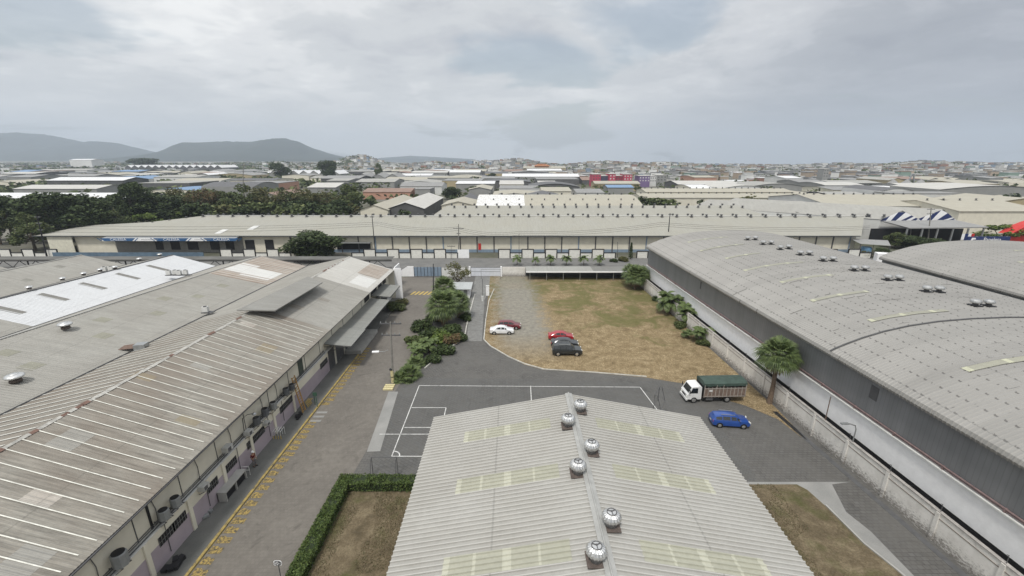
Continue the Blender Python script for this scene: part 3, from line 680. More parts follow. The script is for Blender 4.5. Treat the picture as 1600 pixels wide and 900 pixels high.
for k_, hh_, m_ in (('rB', hB, 'concrete'), ('rC', hC, 'dgrey'), ('rD', hD, 'concrete')):
    mb = MB(); mb.beam(ln[k_][0]+V((0, 0, .05)), ln[k_][1]+V((0, 0, .05)), .34, .1); mb.build('ridge_cap', M[m_], hh_)
mb = MB(); y = 77.2
while y < 91.8:
    if not 80.4 < y < 84.4: sec(mb, 'vAB', 'rB', y, y+.16, .03, .95, 9, 0, .05)
    y += .95
mb.build('rib_strips', plain('rusty_ribs', (.30, .21, .16), .8, .25, 2), hB)
mb = MB(); y = 83.6
while y < 91.5: sec(mb, 'eA', 'rA', y, y+.14, .09, .51, 9, 0, .06); y += .8
mb.build('rib_strips', bpy.data.materials['rusty_ribs'], hA)
# things standing on the roofs
t = thing('roof_duct', on_plane(215, 548, ln['vAB'][0], ln['vAB'][1], ln['rB'][0]), 'rusty sheet metal duct box sitting in the roof valley of the grey hall', 'duct')
q = t.location; mb = MB(); mb.box((q.x+.6, q.y, q.z+.55), (1.2, 1.0, .8), .2); mb.build('box', M['galv'], t); mb = MB(); mb.poly([q+V((-1.9, -.6, .35)), q+V((.1, -.7, .6)), q+V((.1, .6, .75)), q+V((-1.9, .5, .5))]); mb.beam(q+V((-1.6, -.5, -.1)), q+V((-1.6, -.5, .4)), .07); mb.beam(q+V((-1.2, .3, -.1)), q+V((-1.2, .3, .5)), .07); mb.build('rusty_hood', M['rust'], t)
def roof_ac(loc, label, n):
    t = thing('roof_condenser', loc, label, 'air conditioner')
    for k in range(n):
        mb = MB(); mb.box((loc[0]+k*1.0-n*.5, loc[1]+.3*(k % 2), loc[2]+.7), (.75, .5, .8), .1); o = mb.build('unit_case', M['dirty_white'], t)
        mb = MB(); mb.lathe([(.27, 0), (.27, .03)], (loc[0]+k*1.0-n*.5, loc[1]+.3*(k % 2), loc[2]+1.1), 10); mb.build('fan_grille', M['black'], o)
    mb = MB(); mb.bb(loc[0]-n*.5-.6, loc[0]+n*.5, loc[1]-.3, loc[1]+.6, loc[2]+.12, loc[2]+.22); mb.build('stand', M['dgrey'], t)
p = G(281, 432, 8.2); roof_ac((p.x, p.y, 8.3), 'cluster of small condensers on the valley edge of the white painted roof', 4)
p = G(172, 424, 9.2); roof_ac((p.x, p.y, 9.0), 'pair of dark condensers between ridge vents left of the white painted roof', 2)
p = G(327, 487, 8.2); roof_ac((p.x, p.y, 7.9), 'single small condenser at the edge of the grey hall roof', 1)

# window and wall mounted air conditioners along the road-side wall
def condenser(x, y, kind, label, s=1.0):
    if kind == 'drum':
        p = PX(x, y, -26.35); z = p.z-.45*s; t = thing('condenser_unit', (-26.35, p.y, z), label, 'air conditioner')
        mb = MB(); mb.lathe([(.36*s, .06), (.36*s, .78*s), (.33*s, .82*s)], (-26.35, p.y, z), 8); mb.build('casing', (M['acd'], M['grey'])[int(x) % 3 == 1], t)
        mb = MB(); mb.lathe([(.29*s, .80*s), (.29*s, .85*s)], (-26.35, p.y, z), 16); mb.build('fan_grille', M['black'], t)
        mb = MB(); mb.bb(-26.95, -25.95, p.y-.35, p.y-.3, z, z+.05); mb.bb(-26.95, -25.95, p.y+.3, p.y+.35, z, z+.05); mb.beam((-26.0, p.y-.32, z), (-26.6, p.y-.32, z-.5), .04); mb.beam((-26.0, p.y+.32, z), (-26.6, p.y+.32, z-.5), .04); mb.build('bracket', M['dgrey'], t)
    else:
        p = PX(x, y, -26.2); z = p.z-.25*s; t = thing('window_air_conditioner', (-26.2, p.y, z), label, 'air conditioner')
        mb = MB(); mb.bb(-26.6, -26.02, p.y-.36*s, p.y+.36*s, z, z+.46*s); mb.build('casing', M['acw'], t)
        mb = MB(); mb.bb(-26.02, -26.0, p.y-.30*s, p.y+.08*s, z+.06, z+.40*s); mb.build('coil_grille', M['dgrey'], t)
        mb = MB(); mb.beam((-26.0, p.y-.3, z-.02), (-26.6, p.y-.3, z-.35), .04); mb.beam((-26.0, p.y+.3, z-.02), (-26.6, p.y+.3, z-.35), .04); mb.build('bracket', M['dgrey'], t)
condenser(187, 872, 'drum', 'large dark condenser on a bracket at the near end of the cream hall wall', 1.3)
condenser(256, 803, 'drum', 'dark drum condenser directly below the end of the black roof beam', 1.05)
condenser(274, 783, 'drum', 'pale drum condenser just beyond the dark one by the black roof beam')
condenser(320, 760, 'win', 'white window air conditioner above the lilac wall before the concrete counter')
condenser(357, 700, 'win', 'white air conditioner with two drooping pipes above it', 1.1)
condenser(390, 675, 'win', 'pale air conditioner above the person at the wall')
condenser(418, 661, 'win', 'small air conditioner low on the wall under the row of condensers', .8)
condenser(401, 657, 'drum', 'first of the three close condensers beside the wall lamp')
condenser(414, 643, 'drum', 'middle of the three close condensers on the cream wall')
condenser(427, 633, 'drum', 'last of the three close condensers, above the white handrails')
condenser(447, 611, 'drum', 'dark condenser near the orange ladder')
condenser(456, 604, 'drum', 'condenser touching the orange ladder side of the green door', .9)

def frame_bar(mb, pts, r): mb.tube(pts, r, 6)
# concrete counter, handrails, ladder, lamp, person
a = PX(349, 775, -26.0); b = PX(383, 733, -26.0)
t = thing('concrete_counter', (-26.1, a.y+1, .15), 'weathered concrete counter with open cubbies standing against the lilac wall', 'counter')
mb = MB(); mb.bb(-26.58, -25.7, a.y, a.y+3.1, 1.05, 1.15); mb.build('top', M['concrete'], t); mb = MB()
for k in range(3): mb.bb(-26.58, -25.75, a.y+k*1.5, a.y+k*1.5+.1, .15, 1.05)
mb.bb(-26.58, -26.5, a.y, a.y+3.1, .15, 1.05); build_each(mb, 'side_panel', M['concrete'], t)
mb = MB(); mb.bb(-26.5, -25.9, a.y+.1, a.y+1.5, .16, .95); mb.bb(-26.5, -25.9, a.y+1.6, a.y+3.0, .16, .95); build_each(mb, 'cubby', M['dark'], t)
t = thing('handrail', (-26, 40, .15), 'white tubular handrails with yellow feet below the condensers', 'handrail')
p = PX(440, 678, -25.9); mb = MB()
for k in range(4): x = -26.4+.28*k; mb.tube([(x, p.y-.8, .15), (x, p.y-.8, 1.0), (x, p.y+.1, 1.1), (x, p.y+.1, .15)], .03, 5)
build_each(mb, 'rail', M['dirty_white'], t); mb = MB()
for k in range(4): mb.tube([(-26.4+.28*k, p.y-.8, .15), (-26.4+.28*k, p.y-.8, .55)], .045, 5)
build_each(mb, 'painted_foot', M['yellow'], t); t.location = (-26, p.y, .15)
for ch in t.children: ch.location = V((0, 0, 0))-(t.location-V((-26, 40, .15)))
p = PX(385, 728, -25.9); mb = MB()
mb.tube([(-26.4, p.y, .15), (-26.4, p.y, 1.1), (-25.7, p.y, 1.1), (-25.7, p.y, .15)], .03, 5); mb.tube([(-26.4, p.y, .7), (-25.7, p.y, .7)], .03, 5)
tag(mb.build('railing', M['dirty_white']), 'short white pipe railing between the concrete counter and the person', 'railing')
p = PX(474, 641, -25.6); q = PX(481, 593, -26.55)
t = thing('ladder', (p.x, p.y, .15), 'tall orange caged ladder leaning on the lilac wall below the green door', 'ladder')
mb = MB(); P0 = V((-25.5, p.y, .15)); P1 = V((-26.5, p.y+.5, 4.6))
for dy in (-.35, .35): mb.beam(P0+V((0, dy, 0)), P1+V((0, dy, 0)), .09)
build_each(mb, 'side_rail', M['orange'], t); mb = MB()
for k in range(15): c = lerp(P0, P1, (k+.5)/15); mb.beam(c+V((0, -.35, 0)), c+V((0, .35, 0)), .06)
build_each(mb, 'rung', M['orange'], t); mb = MB()
for k in range(5): mb.tube([V((-25.4+.02*k, p.y+.9+.22*k, .15)), V((-25.7, p.y+.9+.22*k, .9)), V((-25.2, p.y+1.0+.22*k, .8))], .04, 5)
tag(mb.build('pipe_rack', M['yellow']), 'bent yellow pipes heaped at the foot of the orange ladder', 'pipes')
p = G(496, 636, .15)
t = thing('gate_post', (p.x, p.y, .15), 'dark green steel sign stand on the pavement beside the orange ladder', 'stand')
mb = MB(); mb.beam((p.x, p.y, .15), (p.x-.1, p.y+.2, 2.0), .07); mb.beam((p.x-.5, p.y+.5, .15), (p.x-.3, p.y+.2, 2.0), .07); build_each(mb, 'leg', plain('green_steel', (.04, .09, .06)), t); mb = MB(); mb.box((p.x-.2, p.y+.2, 1.85), (.5, .05, .45)); mb.build('board', bpy.data.materials['green_steel'], t)
p = PX(384, 648, -26.9)
t = thing('wall_lamp', (-27, p.y, 4), 'black gooseneck lamp arm on the upper cream wall', 'lamp'); mb = MB(); mb.tube([(-26.97, p.y-.6, 3.4), (-26.95, p.y-.5, 5.0), (-26.5, p.y-.4, 5.35), (-26.1, p.y-.1, 5.3)], .035, 6); mb.build('arm', M['dgrey'], t)
mb = MB(); mb.lathe([(.06, .2), (.2, .06), (.22, 0)], (-26.05, p.y, 5.15), 10); mb.build('lamp_shade', M['galv'], t)
# rubbish at the foot of the wall
for (x, y), lb, m in (((180, 0), '', ''),)[:0]: pass
def junk(x, y, label, m, s):
    p = G(x, y, .15); rr = random.Random(int(x)); mb = MB()
    for k in range(5): mb.box((p.x+rr.uniform(-.3, .3)*s, p.y+rr.uniform(-.7, .7)*s, .15+.16*s*rr.uniform(.6, 1.4)), (.35*s*rr.uniform(.6, 1.5), .5*s*rr.uniform(.5, 1.5), .3*s*rr.uniform(.5, 1)), rr.uniform(0, 3))
    tag(mb.build('scrap_pile', m), label, 'scrap')
junk(262, 893, 'black heap of scrap at the near foot of the lilac wall', M['black'], 1.3)
junk(322, 805, 'small grey scrap heap below the white window air conditioner', M['grey'], .8)
junk(466, 651, 'dark bags lying on the pavement in front of the orange ladder', M['black'], .9)

# ------------------------------------------------------------------ right compound wall
def wl(s): return lerp(V((34.95, 16, 0)), V((31.15, 101.5, 0)), s)     # base line of the wall
WD = (wl(1)-wl(0)); WL = WD.length; wdir = WD.normalized(); wn = V((wdir.y, -wdir.x, 0))
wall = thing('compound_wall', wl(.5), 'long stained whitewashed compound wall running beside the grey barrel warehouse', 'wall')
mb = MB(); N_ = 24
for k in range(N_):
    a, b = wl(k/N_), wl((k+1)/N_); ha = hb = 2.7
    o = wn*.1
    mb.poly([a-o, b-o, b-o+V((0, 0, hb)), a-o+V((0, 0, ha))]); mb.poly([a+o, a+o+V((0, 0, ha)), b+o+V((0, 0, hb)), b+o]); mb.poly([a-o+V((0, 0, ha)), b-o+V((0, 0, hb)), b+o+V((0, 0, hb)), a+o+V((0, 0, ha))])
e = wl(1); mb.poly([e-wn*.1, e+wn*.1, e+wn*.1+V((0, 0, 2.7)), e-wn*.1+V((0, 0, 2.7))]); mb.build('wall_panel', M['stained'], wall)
mb = MB(); mb.beam(wl(0)+V((0, 0, 2.74)), wl(1)+V((0, 0, 2.74)), .3, .09); mb.build('coping', plain('old_coping', (.33, .31, .29), .9, .25, 2), wall)
mb = MB(); mb.beam(wl(0)-wn*.11+V((0, 0, 2.2)), wl(1)-wn*.11+V((0, 0, 2.2)), .03, .06); mb.build('wall_groove', plain('groove', (.20, .16, .14)), wall)
for k in range(19):
    s = (3.0+k*4.65)/WL
    if s > 1: break
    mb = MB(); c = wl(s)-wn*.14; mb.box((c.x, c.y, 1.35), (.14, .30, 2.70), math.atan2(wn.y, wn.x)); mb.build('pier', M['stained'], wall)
def hook_lamp(s, label):
    c = wl(s)+V((0, 0, 2.78)); o = MB(); o.tube([c, c+V((0, 0, .5)), c+V((-.05, 0, .72)), c+V((-.2, 0, .76))], .028, 5)
    tag(o.build('wire_post', M['dgrey']), 'thin bent wire post on top of the stained compound wall', 'post', 'bent wire posts along the compound wall')
for k in (1, 2, 3, 4, 6, 8, 9, 11, 13, 15): hook_lamp((3.0+k*4.65)/WL, '')

# ------------------------------------------------------------------ barrel warehouses
BASE = [(-.55, 9.15), (-.66, 9.4), (-.55, 9.72), (-.1, 10.0), (1.0, 10.5), (2.6, 11.18), (4.8, 11.9), (7.4, 12.5), (10.5, 12.95), (14, 13.2), (18.2, 13.3)]
def barrel(t, W, y0, y1, vents=(), seams=(), mroof=None, pitch=.36, skyl=(), z_off=0.0):
    half = W/2; prof = [(x if x < 2 else x*(half/18.2), z+z_off) for x, z in BASE]; prof += [(W-x, z) for x, z in reversed(prof[:-1])]
    nr = []
    for i in range(len(prof)):
        a, b = prof[max(i-1, 0)], prof[min(i+1, len(prof)-1)]; d = V((b[0]-a[0], b[1]-a[1])); nr.append(V((-d.y, d.x)).normalized())
    ys_ = []; k = 0; P4 = ((0, 0), (.5, 0), (.64, 1), (.86, 1))
    while y0+k*pitch < y1:
        for f, h in P4: ys_.append((y0+(k+f)*pitch, h))
        k += 1
    mb = MB(); rows = [[(p[0]+n.x*h*.05, y, p[1]+n.y*h*.05) for y, h in ys_] for p, n in zip(prof, nr)]
    mb.grid(rows); rf = mb.build('roof', mroof, t, local=True)
    def pz(x):
        for a, b in zip(prof, prof[1:]):
            if a[0] <= x <= b[0] and b[0] > a[0]: return a[1]+(b[1]-a[1])*(x-a[0])/(b[0]-a[0])
        return prof[0][1]
    for ys0 in seams:
        mb = MB()
        for (a, na), (b, nb) in zip(zip(prof[2:-2], nr[2:-2]), zip(prof[3:-2], nr[3:-2])):
            mb.beam((a[0]+na.x*.06, ys0, a[1]+na.y*.06), (b[0]+nb.x*.06, ys0, b[1]+nb.y*.06), .16, .12)
        mb.build('expansion_seam', M['dgrey'], rf, local=True)
    for x0, x1, yy in skyl:
        mb = MB(); x = x0
        while x < x1-.01:
            xn = min(x+.5, x1); bright = 1 if (int((x-x0)/.5) % 7) in (0,) else 0
            mb.grid([[(xx, yy+q, pz(xx)+.07+.005*bright) for q in (0, .36, .72)] for xx in (x, xn)], bright); x = xn
        mb.build('skylight', [roof_mat_cached, M['skylb']], rf, local=True)
    mb = MB(); mb.bb(0, .15, y0, y1-.1, 5.1, 9.6+z_off); mb.bb(W-.15, W, y0, y1-.1, 5.1, 9.5+z_off)
    mb.poly([(0, y1-.12, 5.1)]+[(min(max(p[0], 0), W), y1-.12, p[1]-.05) for p in prof[3:-3]]+[(W, y1-.12, 5.1)]); build_each(mb, 'cladding', M['clad'], t, True)
    mb = MB(); mb.bb(-.04, .14, y0, y1, 2.15, 5.1); mb.bb(W-.15, W, y0, y1, 0, 5.1); mb.bb(.0, W, y1-.2, y1-.05, 0, 5.1); build_each(mb, 'lower_wall', M['white'], t, True)
    mb = MB(); mb.bb(-.02, .12, y0, y1, 0, 2.15); mb.build('gap_shade_band', M['black'], t, local=True)  # black band painted in for the shadow in the gap behind the compound wall
    return rf, pz
roof_mat_cached = roof_mat('barrel_skylight', (.30, .295, .235), (.27, .265, .225), .4, 0, None, .1, .5, 0)
M['skylb'] = plain('skylight_end', (.42, .42, .31), .5, .15)
rzR = math.atan2(3.8, 85.5)   # the wall line leans a little to the left with distance
wR = thing('barrel_warehouse', (36.2, 25, 0), 'huge grey barrel roofed warehouse on the right with white lower wall and paired silver vents', 'warehouse', None, rzR)
sk = [(4.6+(k % 2), (14.5, 12.0, 13.5)[k % 3], y) for k, y in enumerate((-6.5, 1.6, 9.5, 21, 29, 37, 45, 53, 61, 69))]
rf, pz = barrel(wR, 37.4, -14, 77.6, (), (18.6,), M['barrel'], skyl=sk)
inv = Matrix.Rotation(-rzR, 3, 'Z')
for x, y in ((1168, 375), (1180, 375), (1192, 382), (1204.5, 382), (1219, 390), (1232, 389), (1250, 398.5), (1264, 398.5), (1285.5, 408), (1301, 408), (1334, 423), (1351, 423), (1386, 438), (1404, 438), (1447, 456), (1466.5, 456), (1523, 478), (1544, 478)):
    p = G(x, y, 13.3); l = inv @ (p-V((36.2, 25, 0)))
    mb = MB(); c = (l.x, l.y, pz(min(max(l.x, 1), 36))); r = .50
    mb.lathe([(r*.6, .7*r), (r*.95, .82*r), (r*1.08, 1.1*r), (r, 1.4*r), (r*.7, 1.62*r), (r*.2, 1.7*r)], c, 20, 0, .02)
    mb.lathe([(r*.55, -.1), (r*.55, .6*r)], c, 12, 1); mb.box((c[0], c[1], c[2]+.06), (1.0, 1.0, .14), 0, 2)
    mb.build('turbine_vent', [M['galv2'], M['dgrey'], M['black']], wR, local=True, smooth=False)
mb = MB()
for z, x, r in ((5.25, -.12, .05), (5.42, -.14, .07)): mb.tube([(x, -14, z), (x, 77, z)], r, 6)
y = -13
while y < 77: mb.box((-.1, y, 5.3), (.22, .14, .32)); y += 4.6
mb.build('fire_pipe', M['pipe'], wR, local=True)
mb = MB(); mb.bb(-.3, -.04, -14, 77.6, 4.98, 5.1); mb.build('sill_ledge', M['dirty_white'], wR, local=True)
for y, wd in ((12.6, .9), (-4, .9)):
    mb = MB(); mb.bb(-.03, 0, y, y+wd, 7.1, 8.5); mb.build('wall_vent', M['dgrey'], wR, local=True)
mb = MB(); mb.bb(-.03, 0, 50, 50.4, 7.3, 8.6); mb.build('wall_vent', M['dgrey'], wR, local=True)
w2 = thing('barrel_warehouse', (82.0, 25, 0), 'second barrel roofed grey warehouse at the right edge behind the vents', 'warehouse', None, rzR*.35)
rf2, _ = barrel(w2, 42, 8, 68, (), (), M['barrel'], skyl=[(9, 15, 50), (16, 21, 57), (22, 28, 47), (14, 18, 40)], z_off=-.5)
for y in (28, 46):
    mb = MB(); mb.bb(-.03, 0, y, y+.8, 7.3, 8.3); mb.build('wall_vent', M['dgrey'], w2, local=True)

# ------------------------------------------------------------------ long warehouse across the street
YW = 141.0
lw = thing('long_warehouse', (0, YW, 0), 'very long cream warehouse across the street with rows of small roof vents', 'warehouse')
xL, xR = -104.6, 112.5; zE = 5.75; zR = 9.9
mb = MB(); A = V((xL, YW-1.4, zE)); B = V((xR+.5, YW-1.4, zE)); Rl = PY(320, 337, 159); Rr = PY(1350, 338, 159); zR = Rl.z
mb.grid([[A, B], [Rl, Rr]]); mb.grid([[Rl, Rr], [V((Rl.x, 166, zR-1.2)), V((Rr.x, 166, zR-1.2))]])
mb.poly([Rr, B, V((xR+1, 166, zE))])
FL = PY(52, 373, YW-1.4); mb.poly([V((FL.x, FL.y, zE)), A, Rl]); mb.poly([V((FL.x, FL.y, zE)), Rl, V((Rl.x-20, 166, zE+1)), V((FL.x-3, 162, zE))])
lroof = mb.build('roof', M['roof_far'], lw)
mb = MB(); mb.beam(Rl+V((0, 0, .1)), Rr+V((0, 0, .1)), .5, .12); mb.build('ridge_cap', M['dirty_white'], lroof)
mb = MB(); mb.beam(V((FL.x, YW-1.5, zE-.12)), V((xR, YW-1.5, zE-.12)), .25, .28); mb.build('gutter', plain('gutter_dark', (.07, .075, .08)), lroof)
mb = MB(); mb.bb(FL.x+12, xR, YW, YW+.2, 0, zE); mb.poly([(xR, YW, 0), (xR, 166, 0), (xR, 166, zE), (xR, 159, zR-.1), (xR, YW, zE)]); mb.build('wall', M['cream'], lw)
mb = MB(); mb.bb(FL.x+4, FL.x+12, YW-1, YW-.8, 0, zE-.3); mb.build('corner_wall', plain('pale_yellow', (.62, .60, .50)), lw)
x = -72.5; k = 0
while x < xR:
    mb = MB(); mb.bb(x-.18, x+.18, YW-.18, YW-.02, 0, zE-.1); mb.build('column', M['blue'] if k % 4 == 1 else plain_col if k else M['bluegrey'], lw) if False else mb.build('column', M['bluegrey'] if k % 4 == 1 else M['dgrey'], lw)
    x += 5.55; k += 1
mb = MB(); mb.bb(-72, xR, YW-.1, YW-.02, 0, 1.0); mb.build('plinth', M['bluegrey'], lw)
mb = MB(); mb.bb(-72, xR, YW-.08, YW-.02, 4.9, 5.1); mb.build('wall_band', M['dirty_white'], lw)
p = PY(749.5, 388, YW-.2); mb = MB(); mb.bb(p.x-.45, p.x+.45, YW-.2, YW-.1, .9, 3.0); mb.build('door', M['red'], lw)
for x0, x1 in ((-99, -96), (-94, -91.2), (-87.5, -84.5), (-81, -78.2), (-112, -109), (-117, -114.5), (-106.5, -103)):
    mb = MB(); mb.bb(x0, x1, YW-.15, YW-.02, .9, 4.2); mb.build('bay_door', M['dark'], lw)
mb = MB(); mb.bb(-130, -88.2, YW-.1, YW-.0, 0, zE-.1); mb.build('bay_wall', plain('bay_grey', (.20, .195, .18)), lw)
aw = MB(); aw.bb(-131, -88.2, YW-3.4, YW-3.25, 4.4, 5.35); awn = aw.build('awning_fascia', M['white'], lw)
mb = MB(); mb.poly([(-131, YW-3.3, 5.3), (-88.2, YW-3.3, 5.3), (-88.2, YW-1.2, 5.6), (-131, YW-1.2, 5.6)]); mb.build('awning_roof', M['grey'], lw)
def text_mesh(txt, size, name, m, loc, rot, parent=None, ext_=.01, sx=1.0):
    cu = bpy.data.curves.new(name, 'FONT'); cu.body = txt; cu.size = size; cu.extrude = ext_; cu.align_x = 'CENTER'; cu.align_y = 'CENTER'
    o = bpy.data.objects.new('tmp', cu); C.objects.link(o); dg = bpy.context.evaluated_depsgraph_get(); me = bpy.data.meshes.new_from_object(o.evaluated_get(dg)); bpy.data.objects.remove(o)
    me.name = name; me.materials.clear(); me.materials.append(m)
    ob = bpy.data.objects.new(name, me); C.objects.link(ob); ob.parent = parent
    off = V((0, 0, 0)); p = parent
    while p is not None: off += p.location; p = p.parent
    ob.location = V(loc)-off; ob.rotation_euler = rot; ob.scale = (sx, 1, 1); return ob
for xa in (-129.6, -112.6, -96.6):
    mb = MB(); z0, z1 = 4.4, 5.35; yq = YW-3.42
    mb.poly([(xa-.8, yq, z0), (xa+8.2, yq, z0), (xa+9.4, yq, z1), (xa-2.0, yq, z1)]); mb.poly([(xa+8.8, yq, z0), (xa+9.2, yq, z0), (xa+10.4, yq, z1), (xa+10.0, yq, z1)]); mb.poly([(xa-1.4, yq, z0), (xa-1.8, yq, z0), (xa-3.0, yq, z1), (xa-2.6, yq, z1)])
    mb.build('sign_panel', plain('sign_blue', (.04, .11, .24)) if 'sign_blue' not in bpy.data.materials else bpy.data.materials['sign_blue'], awn)
    text_mesh('CALESSA', 1.05, 'sign_lettering', M['white'], (xa+3.8, YW-3.45, 4.87), (math.pi/2, 0, 0), awn, .01, 1.25)
    mb = MB()
    for k in range(16): mb.bb(xa+11.2+.34*k, xa+11.38+.34*k, YW-3.43, YW-3.405, 4.75, 4.95)
    mb.build('small_lettering', M['grey'], awn)
mb = MB(); mb.bb(-58, -46, YW-1.8, YW-.1, 3.3, 3.45); mb.build('porch_roof', M['grey'], lw); mb = MB(); mb.bb(-57.5, -46.5, YW-.14, YW-.06, 1.0, 3.2); mb.build('porch_shade', M['dark'], lw)
for x, y in ((395, 356), (345, 362)): p = on_plane(x, y, A, B, Rl); mb = MB(); nrm = V((0, -.22, 1)).normalized(); mb.poly([p+V((-1.1, -1.8, -.40+.08)), p+V((1.0, -1.8, -.40+.08)), p+V((1.6, 1.8, .40+.08)), p+V((-.5, 1.8, .40+.08))]); mb.build('skylight', M['dirty_white'], lroof)
# vent rows on the near bay
vm = MB(); vm.lathe([(.22, -.2), (.22, .38), (.44, .48), (.50, .68), (.42, .88), (.1, 1.0)], (0, 0, 0), 9, 0); vm.box((0, 0, -.05), (.9, .9, .3), 0, 1)
vent_me = vm.mesh('small_vent', [M['dgrey'], M['dgrey']])
def vent_at(p, parent, s=1.0):
    o = bpy.data.objects.new('turbine_vent', vent_me); C.objects.link(o); o.parent = parent; off = V((0, 0, 0)); q = parent
    while q is not None: off += q.location; q = q.parent
    o.location = V(p)-off; o.scale = (s, s, s*.9)
x = 318.0
while x < 1395:
    p = PY(x, 340.5, 157.8); p = V((p.x, 157.8, lerp(A, Rl, (157.8-A.y)/(159-A.y)).z+.05)); vent_at(p, lw); x += 23.1
x = 214.0
for k in range(4): p = PY(213+26*k, 353-4.2*k, 150+2.2*k); vent_at(p-V((0, 0, .3)), lw, .9)
x = 326.0
while x < 1380: vent_at((PY(x, 335, 161.4).x, 161.4, zR-.35), lw, .95); x += 23.4
# the second bay rises behind it
lb = thing('rear_bay', (30, 170, 0), 'second pale roof bay rising directly behind the long vented warehouse', 'warehouse')
P0, P1 = V((PY(674, 335, 166).x, 166, 8.6)), V((PY(1205, 334, 166).x, 166, 8.4)); Q0, Q1 = PY(699, 321.3, 185), PY(1150, 321, 185)
mb = MB(); mb.grid([[P0, P1], [Q0, Q1]]); mb.poly([P1, V((P1.x+5, 186, 7)), Q1]); mb.grid([[Q0, Q1], [V((Q0.x, 203, 7.5)), V((Q1.x, 203, 7.5))]]); mb.build('roof', M['roof_far'], lb)
mb = MB(); mb.poly([(P0.x, 166, 0), (Q0.x, 185, 0), (Q0.x, 185, Q0.z-.1), (P0.x, 166, 8.5)]); mb.poly([(P1.x, 166, 0), (P1.x, 166, 8.3), (P1.x+5, 186, 6.9), (P1.x+5, 186, 0)]); mb.build('wall', M['cream'], lb)
x = 710.0
while x < 1160: vent_at((PY(x, 325, 180.5).x, 180.5, lerp(P0, Q0, 14.5/19).z+.1), lb, 1.0); x += 17.3
x = 706.0
while x < 1150: vent_at((PY(x, 321, 187).x, 187, Q0.z-.2), lb, 1.0); x += 17.6

# ------------------------------------------------------------------ far side boundary wall of white panels in black frames
bw = thing('boundary_wall', (0, 132.4, 0), 'white panelled boundary wall in black frames, tall and low panels alternating along the street', 'wall')
pan = MB(); frm = MB()
def panel(x0, x1, h):
    pan.bb(x0+.12, x1-.12, 132.35, 132.45, 0, h-.15)
    for xx in (x0, x1): frm.bb(xx-.14, xx+.14, 132.22, 132.5, 0, h)
    frm.bb(x0, x1, 132.26, 132.5, h-.16, h+.06)
sc_ = PY(800, 400, 132.3); pxm = (PY(801, 400, 132.3).x)
for start, cnt in ((569, 4), (779, 5), (1288, 2), (345, 3), (0, 3)):
    for k in range(cnt):
        x0 = (start+36.5*k-800)*pxm; x1 = (start+36.5*k+18-800)*pxm; x2 = (start+36.5*(k+1)-800)*pxm
        panel(x0, x1, 2.85); panel(x1, x2, 1.75)
panel((550-800)*pxm, (569-800)*pxm, 1.75); panel((995-800)*pxm, (1012-800)*pxm, 2.2)
build_each(pan, 'wall_panel', plain('panel_white', (.66, .65, .60), .7, .1), bw); build_each(frm, 'frame', M['black'], bw)
mb = MB(); mb.bb((715-800)*pxm, (733-800)*pxm, 132.35, 132.45, 0, 2.7); mb.build('wall_end', M['white'], bw)
mb = MB(); x = (85-800)*pxm
mb.bb(x, (320-800)*pxm, 131.9, 132.0, .2, 1.9)
tag(mb.build('blue_fence', plain('mesh_blue', (.10, .15, .20), .6, .25, .6)), 'blue mesh fence in front of the blue lettered awning', 'fence')

# dark lattice truss with a long lean-to roof behind the left halls
tr = thing('lattice_canopy', (-70, 97, 0), 'long grey lean-to roof carried on a black lattice truss behind the left halls', 'canopy')
p0, p1 = PY(-60, 405.5, 99), PY(612, 405.5, 99)
mb = MB(); mb.poly([p0, p1, p1+V((0, 3, .1)), p0+V((0, 3, .1))]); mb.poly([p0, p0-V((0, 0, .2)), p1-V((0, 0, .2)), p1]); mb.build('roof', plain('tar_roof', (.12, .118, .11), .9, .25, .3), tr)
mb = MB(); L_ = p1.x-p0.x; z1 = p0.z-.3; z0 = z1-1.6
mb.bb(p0.x, p1.x, 98.9, 99.1, z1-.12, z1+.05); mb.bb(p0.x, p1.x, 98.9, 99.1, z0, z0+.1); k = 0; x = p0.x
while x < p1.x-2:
    mb.beam((x, 99, z0), (x+1.9, 99, z1), .1); mb.beam((x+1.9, 99, z1), (x+3.8, 99, z0), .1); x += 3.8
    if k % 3 == 0: mb.bb(x-.1, x+.1, 98.9, 99.1, 0, z1)
    k += 1
mb.build('truss', M['black'], tr)
mb = MB(); mb.bb(p0.x, p1.x, 104.8, 105, 0, 2.6); mb.build('back_wall', M['dirty_white'], tr)

# ================================================================== YARD OBJECTS
# parking shelter at the back of the lot
ps = thing('parking_shelter', (14, 110.5, 0), 'low parking shelter with white edge beam at the back of the dry lot', 'shelter')
a0, a1 = G(822, 424.5, 2.35), G(992, 424.5, 2.35); Yc = a0.y
mb = MB(); xm = lerp(a0.x, a1.x, .62)
mb.bb(a0.x, xm, Yc, Yc+5.2, 2.40, 2.46); mb.bb(xm, a1.x, Yc, Yc+5.2, 2.37, 2.43, 1); mb.build('roof', [roof_mat('shelter_sheet', (.31, .31, .285), (.22, .2, .18), .4, 1, .4, .08, .7, 0), roof_mat('shelter_dark', (.20, .20, .185), (.14, .13, .12), .4, 1, .4, .1, .7, 0)], ps)
mb = MB(); mb.bb(a0.x, a1.x, Yc-.12, Yc, 2.12, 2.48); mb.build('edge_beam', M['white'], ps)
mb = MB()
for k in range(7): x = a0.x+1+k*(a1.x-a0.x-2)/6; mb.bb(x-.07, x+.07, Yc+.3, Yc+.44, 0, 2.3)
build_each(mb, 'post', M['galv'], ps)
mb = MB(); mb.bb(a0.x, a1.x, Yc+5.25, Yc+5.4, 0, 2.35); mb.build('back_wall', M['dgrey'], ps)
